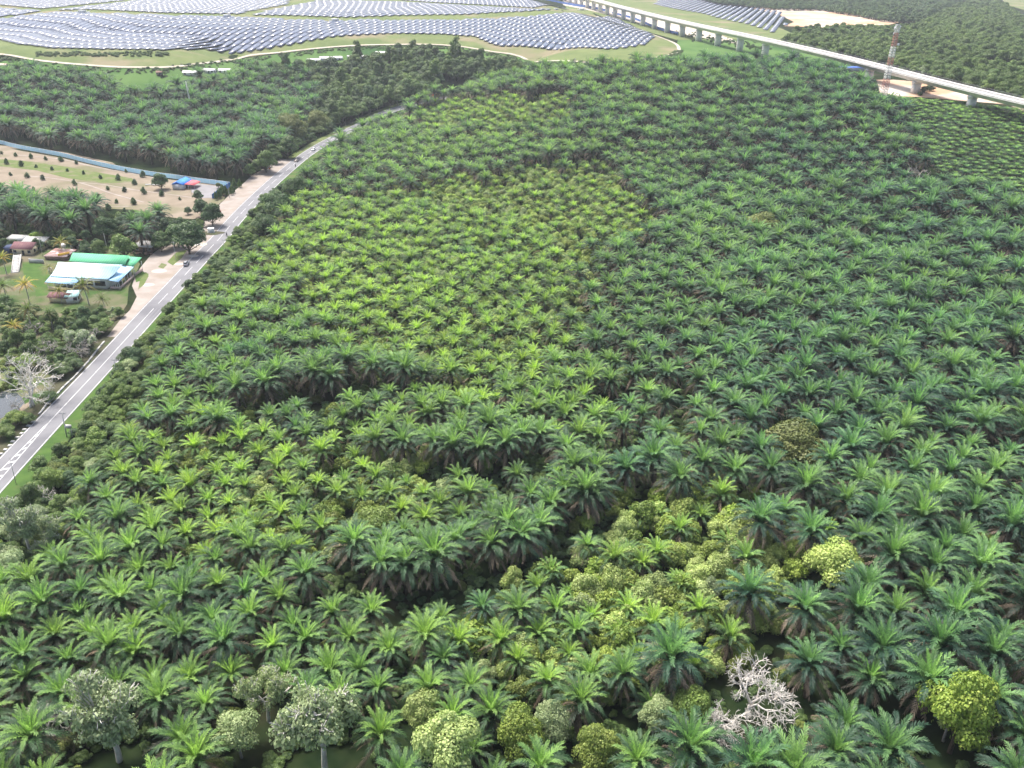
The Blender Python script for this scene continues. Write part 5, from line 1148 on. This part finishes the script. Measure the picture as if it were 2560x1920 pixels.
# roadside belt to the right of the road
y = 112.0
while y < 455:
    for k in range(9):
        d = 8.6+k*2.9+random.uniform(-1.2, 1.2)+(2.5 if y < 215 else 0)
        x = float(np.interp(y, RY, RX))+d; yy = y+random.uniform(-2, 2)
        if blocked(x, yy, .6): continue
        if k > 2:
            u, v, _ = proj((x, yy, float(H(x, yy))+4))
            if k > 6 and random.random() < .3: continue
            if inpoly([(u, v)], Z_MAIN)[0] and d > 13: continue
        if (k == 0 and random.random() < .5) or random.random() < .2: put('shrub', 'leaf_shrub', x, yy, random.uniform(1.0, 1.9), .28+random.gauss(0, .14), zs=random.uniform(.7, 1.1))
        elif random.random() < .85: put('tree', random.choice(['round_tree', 'fine_tree', 'fine_tree', 'fine_tree'] if random.random() < .93 else ['olive_tree', 'pale_tree', 'branchy_tree']), x, yy, random.uniform(.42, .72)*(1.12 if 190 < yy < 240 else 1), .27+random.gauss(0, .17), zs=random.uniform(.75, 1.0))
    y += 3.2+ (y-112)*.004
for _ in range(26):      # pale trunks in the corner below the road
    u, v = random.uniform(-60, 130), random.uniform(1230, 1560)
    if u > 150-(v-1230)*.25: continue
    p = P(u, v, h=5); put('tree', random.choice(['branchy_tree', 'pale_tree', 'fine_tree', 'branchy_tree']), p[0], p[1], random.uniform(.45, .75), .15+random.gauss(0, .1), zs=random.uniform(.9, 1.3))
# scrub left of the road, round the houses and the orchard edge
def scatter(poly, n, keys, s, tint, pool='tree', z=4.0, zs=(.8, 1.1), sep=0.0, maxroad=-9):
    poly = np.asarray(poly, float); lo, hi = poly.min(0), poly.max(0); k = 0; tries = 0; pts = []
    while k < n and tries < n*60:
        tries += 1; u, v = random.uniform(lo[0], hi[0]), random.uniform(lo[1], hi[1])
        # even density on the ground: keep in proportion to the ground area of a pixel
        if not inpoly([(u, v)], poly)[0]: continue
        p = P(u, v, h=z)
        if random.random() > (np.linalg.norm(p[:2])/float(np.linalg.norm(P((lo[0]+hi[0])/2, lo[1], h=z)[:2])))**3: continue
        if maxroad is not None and p[1] < 760 and road_dx(p[0], p[1]) > maxroad: continue
        if blocked(p[0], p[1], .6): continue
        if sep and any((p[0]-a)**2+(p[1]-b)**2 < sep*sep for a, b in pts): continue
        pts.append((p[0], p[1])); put(pool, random.choice(keys), p[0], p[1], random.uniform(*s), tint+random.gauss(0, .1), zs=random.uniform(*zs)); k += 1
scatter([(0, 735), (40, 750), (130, 768), (190, 772), (255, 755), (320, 760), (318, 790), (290, 825), (255, 855), (215, 905), (170, 945), (150, 960), (110, 880), (50, 880), (0, 860)], 70, ['fine_tree', 'round_tree', 'fine_tree', 'branchy_tree'], (.38, .68), .22, sep=3.5)
scatter([(0, 860), (50, 880), (45, 940), (60, 975), (0, 975)], 30, ['leaf_shrub', 'olive_shrub'], (.8, 1.6), .4, 'shrub', 1.0)
scatter([(0, 1040), (50, 1025), (80, 1020), (100, 1040), (60, 1085), (0, 1130)], 22, ['fine_tree', 'leaf_shrub'][:1], (.3, .55), .25, sep=3)
scatter([(0, 560), (120, 575), (250, 590), (330, 600), (330, 610), (250, 608), (120, 604), (0, 606)], 26, ['round_tree', 'fine_tree'], (.4, .7), .1, sep=4.5)
scatter([(270, 535), (340, 540), (480, 548), (500, 565), (470, 590), (440, 592), (400, 590), (330, 585)], 34, ['round_tree', 'fine_tree'], (.5, .8), .08, sep=4.5)
scatter([(380, 625), (440, 600), (500, 575), (515, 560), (500, 550), (440, 590), (380, 615)], 46, ['leaf_shrub'], (.8, 1.5), .4, 'shrub', .8)
scatter([(600, 420), (650, 395), (700, 350), (745, 320), (800, 275), (850, 280), (850, 305), (780, 345), (720, 378), (650, 415), (610, 430)], 60, ['round_tree', 'fine_tree', 'round_tree'], (.62, 1.0), .12, sep=5, maxroad=-10)
scatter([(0, 190), (150, 185), (330, 225), (470, 225), (700, 190), (780, 250), (700, 350), (560, 410), (300, 360), (0, 310)], 60, ['olive_tree', 'round_tree', 'fine_tree'], (.7, 1.0), .06, sep=9)
# far forest beyond the left plantation
Z_FOR = [(640, 175), (700, 160), (780, 155), (870, 150), (960, 128), (1000, 110), (1060, 114), (1120, 128), (1200, 140), (1290, 155), (1330, 172), (1310, 192), (1190, 222), (1060, 246), (970, 272), (900, 285), (850, 300), (790, 270), (770, 210), (720, 185)]
scatter(Z_FOR, 420, ['tall_tree', 'round_tree', 'round_tree', 'fine_tree', 'fine_tree'], (1.0, 1.5), .2, z=9, zs=(.85, 1.15), sep=6.0, maxroad=-9)
# woods beyond the viaduct
Z_R1 = [(1960, 92), (2010, 70), (2080, 66), (2140, 62), (2210, 68), (2290, 62), (2330, 38), (2400, 8), (2480, -10), (2560, 40), (2800, 80), (2900, 350), (2700, 282), (2560, 230), (2400, 190), (2250, 153), (2150, 127), (2080, 113), (2000, 101)]
Z_R2 = [(1700, -25), (1790, -2), (1880, 6), (1960, 12), (2060, 13), (2140, 26), (2230, 40), (2300, 46), (2345, 20), (2420, -8), (2500, -30), (2100, -40)]
def worldfill(poly, sp, keys, s, tint, z, pool='tree', rb=(0, 2000, 0, 4000), skip=.06, bare=0):
    w_ = np.array([P(u, v, h=z)[:2] for u, v in poly]); lo, hi = w_.min(0), w_.max(0); x = lo[0]
    while x < hi[0]:
        y = lo[1]
        while y < hi[1]:
            a, b = x+random.uniform(-.42, .42)*sp, y+random.uniform(-.42, .42)*sp; y += sp
            if random.random() < skip: continue
            if not inpoly([(a, b)], w_)[0]: continue
            if float(wob(a, b, .02, 4)) > .62: continue
            put(pool, random.choice(keys), a, b, random.uniform(*s), tint+.07*float(wob(a, b, .03))+random.gauss(0, .06), zs=random.uniform(.85, 1.15))
        x += sp
worldfill(Z_R1, 6.4, ['round_tree', 'round_tree', 'fine_tree'], (.8, 1.25), .30, 8)
worldfill(Z_R2, 7.5, ['fine_tree', 'round_tree'], (.85, 1.2), .12, 9)
for u, v in [(2335, 150), (2315, 165), (2500, 165), (2290, 140), (2180, 70)]:
    p = P(u, v, h=9); put('tree', 'branchy_tree', p[0], p[1], 1.25, .05, zs=1.25, keep=True, lab='pale barked open crowned tree in the woods beyond the viaduct', grp='pale trees in the woods beyond the viaduct')
# bushes on the meadow and along the track
for _ in range(900):
    i = random.randrange(len(path_w)-6); t = random.random(); a, b = np.array(path_w[i]), np.array(path_w[i+1]); c = a+(b-a)*t
    x, y = c[0]+random.gauss(0, 2), c[1]-random.uniform(3, 13); put('shrub', 'leaf_shrub', x, y, random.uniform(.8, 1.6), .18+random.gauss(0, .08), zs=.6)
for _ in range(150):
    u, v = random.uniform(90, 420), random.uniform(132, 142); p = P(u, v); put('shrub', 'leaf_shrub', p[0], p[1], random.uniform(1.0, 2), .2, zs=.7)
for _ in range(130):
    t = random.random(); p = P(1690+t*230+random.gauss(0, 8), 84+t*40+random.gauss(0, 4)); put('shrub', 'leaf_shrub', p[0], p[1], random.uniform(1.0, 1.9), .05, zs=.8)
for u, v, s in [(2290, 225, 2.8), (2310, 232, 3), (2325, 228, 3), (2300, 240, 2), (1905, 128, 3.4), (1320, 165, 3), (1310, 172, 2.8), (1330, 170, 2.8)]:
    p = P(u, v); put('shrub', 'leaf_shrub', p[0], p[1], s, .05, zs=1.0)
# ------------------------------------------------------------------ vegetation: objects, and the far mass
RAD = dict(palm_mature=6.0, palm_young=4.8, leaf_shrub=1.0, olive_shrub=1.0, pale_shrub=1.0); RAD.update({k: v[0] for k, v in PR.items()})
TOPZ = dict(palm_mature=6.5, palm_young=4.2, leaf_shrub=.7, olive_shrub=.7, pale_shrub=.8); TOPZ.update({k: v[2] for k, v in PR.items()})
for pool, L_ in POOL.items():
    pts = np.array([[d['x'], d['y'], d['z']+TOPZ[d['key']]*d['s']*d['zs']] for d in L_]); u, v, dz = proj(pts)
    for d, a, b, c in zip(L_, u, v, dz):
        d['u'], d['v'], d['d'] = float(a), float(b), float(c); d['px'] = RAD[d['key']]*d['s']*FPX/float(c)
        d['in'] = 8 < a < 2552 and 4 < b < 1912
def pick(L_, n):
    k = [d for d in L_ if d['keep']]; r = sorted((d for d in L_ if not d['keep'] and d['in']), key=lambda d: -d['px'])
    ch = k+r[:max(0, n-len(k))]; ids = {id(d) for d in ch}; return ch, [d for d in L_ if id(d) not in ids]
def region(d):
    u, v = d['u'], d['v']
    if d['x'] < road_x(d['y']) and v > 460: return 'left palm strip'
    if u < 1000 and v < 460 and d['x'] < road_x(d['y']): return 'left plantation'
    if v < 700: return 'upper plantation'
    if v < 1150: return ('left', 'middle', 'right')[0 if u < 900 else 1 if u < 1700 else 2]+' central plantation'
    return ('bottom left', 'bottom middle', 'bottom right')[0 if u < 860 else 1 if u < 1700 else 2]+' plantation'
def road_x(y): return float(np.interp(y, RY, RX))
palms, palm_rest = pick(POOL['palm'], 300)
# labels: the nearest palm on each side of a landmark tree is told by it, all others by block and look
used = set()
for ph, mu, mv in MARK:
    for dirn, (dx, dy) in (('left of', (-1, 0)), ('right of', (1, 0)), ('in front of', (0, 1)), ('behind', (0, -1))):
        best, bd = None, 1e9
        for d in palms:
            if id(d) in used: continue
            ex, ey = (d['u']-mu), (d['v']-mv)*1.3; r_ = math.hypot(ex, ey)
            if r_ < 25 or r_ > 190: continue
            c = (ex*dx+ey*dy)/r_
            if c > .85 and r_ < bd: best, bd = d, r_
        if best is not None:
            used.add(id(best)); best['lab'] = 'oil palm %s %s' % ('just '+dirn if dirn != 'behind' else 'right behind', ph)
    
def tone(d): return 'yellow green' if d['tint'] > .52 else 'fresh green' if d['tint'] > .24 else 'dark green'
xs = sorted(palms, key=lambda d: d['u'])
for d in palms:
    sz = 'young low' if d['key'] == 'palm_young' else 'full grown'
    d['grp'] = '%s %s oil palms in the %s' % (sz, tone(d), region(d))
    if d['lab'] is None: d['lab'] = '%s %s oil palm in the %s' % (sz, tone(d), region(d))
def tiltrot(o, d): o.rotation_euler = (d['tilt'][0], d['tilt'][1], d['rz'])
for d in palms:
    kd = d['key'].split('_')[1]; vi = random.randrange(NV[kd]); ms = PALM[kd][vi]
    t = empty('oil_palm', (d['x'], d['y'], d['z']), d['lab'], 'oil palm', d['grp']); tiltrot(t, d); t.scale = (d['s'], d['s'], d['s']*d['zs'])
    for k in ('trunk', 'skirt', 'crown', 'spear'):
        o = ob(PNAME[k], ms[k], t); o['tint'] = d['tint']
trees, tree_rest = pick(POOL['tree'], 296)
NAME = dict(round_tree='broadleaf_tree', tall_tree='forest_tree', fine_tree='bushy_tree', olive_tree='olive_green_tree', pale_tree='pale_tree', branchy_tree='open_crowned_tree')
LOOK = dict(round_tree='rounded broadleaf tree', tall_tree='tall narrow forest tree', fine_tree='dense bushy tree', olive_tree='olive green domed tree', pale_tree='pale green tree', branchy_tree='open tree with light branches')
def tree_region(d):
    u, v = d['u'], d['v']
    if u > 1400 and v < 300: return 'in the woods beyond the viaduct'
    if d['x'] > road_x(d['y']) and d['y'] < 700: return 'in the belt right of the road' if v < 1190 else 'in the corner below the road at far left'
    if d['y'] > 600: return 'in the far forest behind the road' if u > 620 else 'among the palms of the left plantation'
    if v > 650: return 'in the scrub between houses, pond and road'
    if v > 480: return 'between the orchard and the timber shack'
    return 'among the palms of the left plantation'
for d in trees:
    if d['lab'] is None:
        tn = 'light' if d['tint'] > .3 else 'mid' if d['tint'] > .13 else 'dark'
        rg_ = tree_region(d); d['lab'] = '%s toned %s %s' % (tn, LOOK[d['key']], rg_); d['grp'] = '%s toned %ss %s' % (tn, LOOK[d['key']], rg_)
    tm, cm = TREE[d['key']][d['var'] if d['var'] is not None else random.randrange(len(TREE[d['key']]))]
    nmx = d['name'] or NAME.get(d['key'], 'tree')
    if cm is None:
        t = ob(nmx, tm, None, (d['x'], d['y'], d['z'])); tag(t, d['lab'], d['cat'] or 'bare tree', d['grp'])
    else:
        t = empty(nmx, (d['x'], d['y'], d['z']), d['lab'], 'tree', d['grp']); ob('trunk', tm, t); c_ = ob('crown', cm, t); c_['tint'] = d['tint']
    tiltrot(t, d); t.scale = (d['s'], d['s'], d['s']*d['zs'])
shrubs, shrub_rest = pick(POOL['shrub'], 300)
SL = dict(leaf_shrub='leafy green bush', olive_shrub='olive yellow bush', pale_shrub='pale yellow green bush')
for d in shrubs:
    rg_ = 'between palms of the '+region(d) if d['x'] > road_x(d['y'])+9 else 'beside the road and houses'
    d['lab'] = '%s %s' % (SL[d['key']], rg_); d['grp'] = '%ses %s' % (SL[d['key']], rg_)
    ms = TREE[d['key']]; t = ob(d['key'].replace('leaf_shrub', 'green_bush').replace('olive_shrub', 'olive_bush').replace('pale_shrub', 'pale_bush'), ms[random.randrange(len(ms))][0], None, (d['x'], d['y'], d['z']-.1))
    tag(t, d['lab'], 'bush', d['grp']); tiltrot(t, d); t.scale = (d['s'], d['s'], d['s']*d['zs']); t['tint'] = d['tint']

def mass(name, L_, label, cat):
    """one object for all the plants past the largest 300: its own node tree sets them out on its points"""
    keys = sorted({d['key'] for d in L_}); forms = []; base = {}
    for k in keys: base[k] = len(forms); forms += PROTO[k]
    n = len(L_); me = bpy.data.meshes.new(name); me.vertices.add(n)
    me.vertices.foreach_set('co', np.array([[d['x'], d['y'], d['z']] for d in L_], dtype=np.float32).ravel())
    def at(nm_, tp, arr, key='value'):
        a = me.attributes.new(nm_, tp, 'POINT'); a.data.foreach_set(key, np.asarray(arr).ravel())
    at('rot', 'FLOAT_VECTOR', np.array([[d['tilt'][0], d['tilt'][1], d['rz']] for d in L_], dtype=np.float32), 'vector')
    at('scl', 'FLOAT_VECTOR', np.array([[d['s'], d['s'], d['s']*d['zs']] for d in L_], dtype=np.float32), 'vector')
    at('tint', 'FLOAT', np.array([d['tint'] for d in L_], dtype=np.float32))
    at('form', 'INT', np.array([base[d['key']]+random.randrange(len(PROTO[d['key']])) for d in L_], dtype=np.int32))
    o = ob(name, me); o['kind'] = 'stuff'; o['label'] = label; o['category'] = cat
    ng = bpy.data.node_groups.new(name, 'GeometryNodeTree'); ng.interface.new_socket('Geometry', in_out='INPUT', socket_type='NodeSocketGeometry')
    ng.interface.new_socket('Geometry', in_out='OUTPUT', socket_type='NodeSocketGeometry')
    N, L = ng.nodes, ng.links; gi, go = N.new('NodeGroupInput'), N.new('NodeGroupOutput')
    jn = N.new('GeometryNodeJoinGeometry')
    for f in reversed(forms):            # later links come first in the join
        oi = N.new('GeometryNodeObjectInfo'); oi.inputs['Object'].default_value = f; oi.inputs['As Instance'].default_value = False
        g2 = N.new('GeometryNodeGeometryToInstance'); L.new(oi.outputs['Geometry'], g2.inputs[0]); L.new(g2.outputs[0], jn.inputs[0])
    ip = N.new('GeometryNodeInstanceOnPoints'); L.new(gi.outputs[0], ip.inputs['Points']); L.new(jn.outputs[0], ip.inputs['Instance'])
    ip.inputs['Pick Instance'].default_value = True
    def na(nm_, tp):
        q = N.new('GeometryNodeInputNamedAttribute'); q.data_type = tp; q.inputs['Name'].default_value = nm_; return q.outputs[0]
    L.new(na('form', 'INT'), ip.inputs['Instance Index']); L.new(na('scl', 'FLOAT_VECTOR'), ip.inputs['Scale'])
    er = N.new('FunctionNodeEulerToRotation'); L.new(na('rot', 'FLOAT_VECTOR'), er.inputs[0]); L.new(er.outputs[0], ip.inputs['Rotation'])
    L.new(ip.outputs[0], go.inputs[0]); o.modifiers.new('set_out', 'NODES').node_group = ng
    for m in {m for f in forms for m in f.data.materials}: me.materials.append(m)
    return o
def seen(d, m): return -m < d['u'] < 2560+m*2.4 and d['v'] > -60 and d['v'] < 1920+2.2*m
mass('palm_stand', [d for d in palm_rest if seen(d, 260)], 'dense stand of many more oil palms filling the plantation', 'oil palms')
mass('forest', [d for d in tree_rest if seen(d, 200)], 'far dense woods and roadside trees', 'forest')
mass('undergrowth', [d for d in shrub_rest if seen(d, 120)], 'thick bushy undergrowth and young crop between the palms', 'undergrowth')
print('POOL', {k: len(v) for k, v in POOL.items()}, 'rows', nr, len(allb), len(sp2))
SKY_STR = .075; SUN_STR = 1.5; EXPO = 1.95; HAZE = .0001
# ------------------------------------------------------------------ light and render
SUN_EL, SUN_AZ = R(62), R(-40)      # azimuth from +Y (away from the camera), negative = to the left
w = bpy.data.worlds.new('World'); SC.world = w; w.use_nodes = True
nt = w.node_tree; bg = nt.nodes['Background']; sky = nt.nodes.new('ShaderNodeTexSky')
sky.sky_type = 'NISHITA'; sky.sun_disc = False; sky.sun_elevation = SUN_EL; sky.sun_rotation = SUN_AZ
sky.altitude = 0; sky.air_density = 1.0; sky.dust_density = 6.0; sky.ozone_density = 1.0
nt.links.new(sky.outputs['Color'], bg.inputs['Color']); bg.inputs['Strength'].default_value = SKY_STR
sl = bpy.data.lights.new('sun', 'SUN'); so = bpy.data.objects.new('sun', sl); COL.objects.link(so)
sl.energy = SUN_STR; sl.angle = R(14); sl.color = (1.0, .98, .95)
sd = Vector((math.sin(SUN_AZ)*math.cos(SUN_EL), math.cos(SUN_AZ)*math.cos(SUN_EL), math.sin(SUN_EL)))
so.rotation_euler = (-sd).to_track_quat('-Z', 'Y').to_euler(); so.location = sd*300
vs = SC.view_settings; vs.view_transform = 'Standard'; vs.look = 'None'; vs.exposure = EXPO; vs.gamma = 1.0
cy = SC.cycles; cy.max_bounces = 6; cy.diffuse_bounces = 3; cy.glossy_bounces = 2; cy.transmission_bounces = 3
cy.transparent_max_bounces = 4; cy.volume_bounces = 0; cy.use_denoising = True; cy.caustics_reflective = False; cy.caustics_refractive = False
cy.use_adaptive_sampling = True; cy.adaptive_threshold = .01
SC.render.use_persistent_data = False
if HAZE > 0:
    hz = MB(); hz.box((400, 1600, 58), (5200, 3500, 134)); hm_, nt, N, L, b = nm('haze_air')
    N.remove(b); pv = N.new('ShaderNodeVolumePrincipled'); pv.inputs['Color'].default_value = (.86, .92, 1.0, 1); pv.inputs['Density'].default_value = HAZE; pv.inputs['Anisotropy'].default_value = .3
    L.new(pv.outputs['Volume'], N['Material Output'].inputs['Volume']); o = hz.build('haze', hm_); o['kind'] = 'stuff'; o['label'] = 'thin pale haze over the whole plantation'
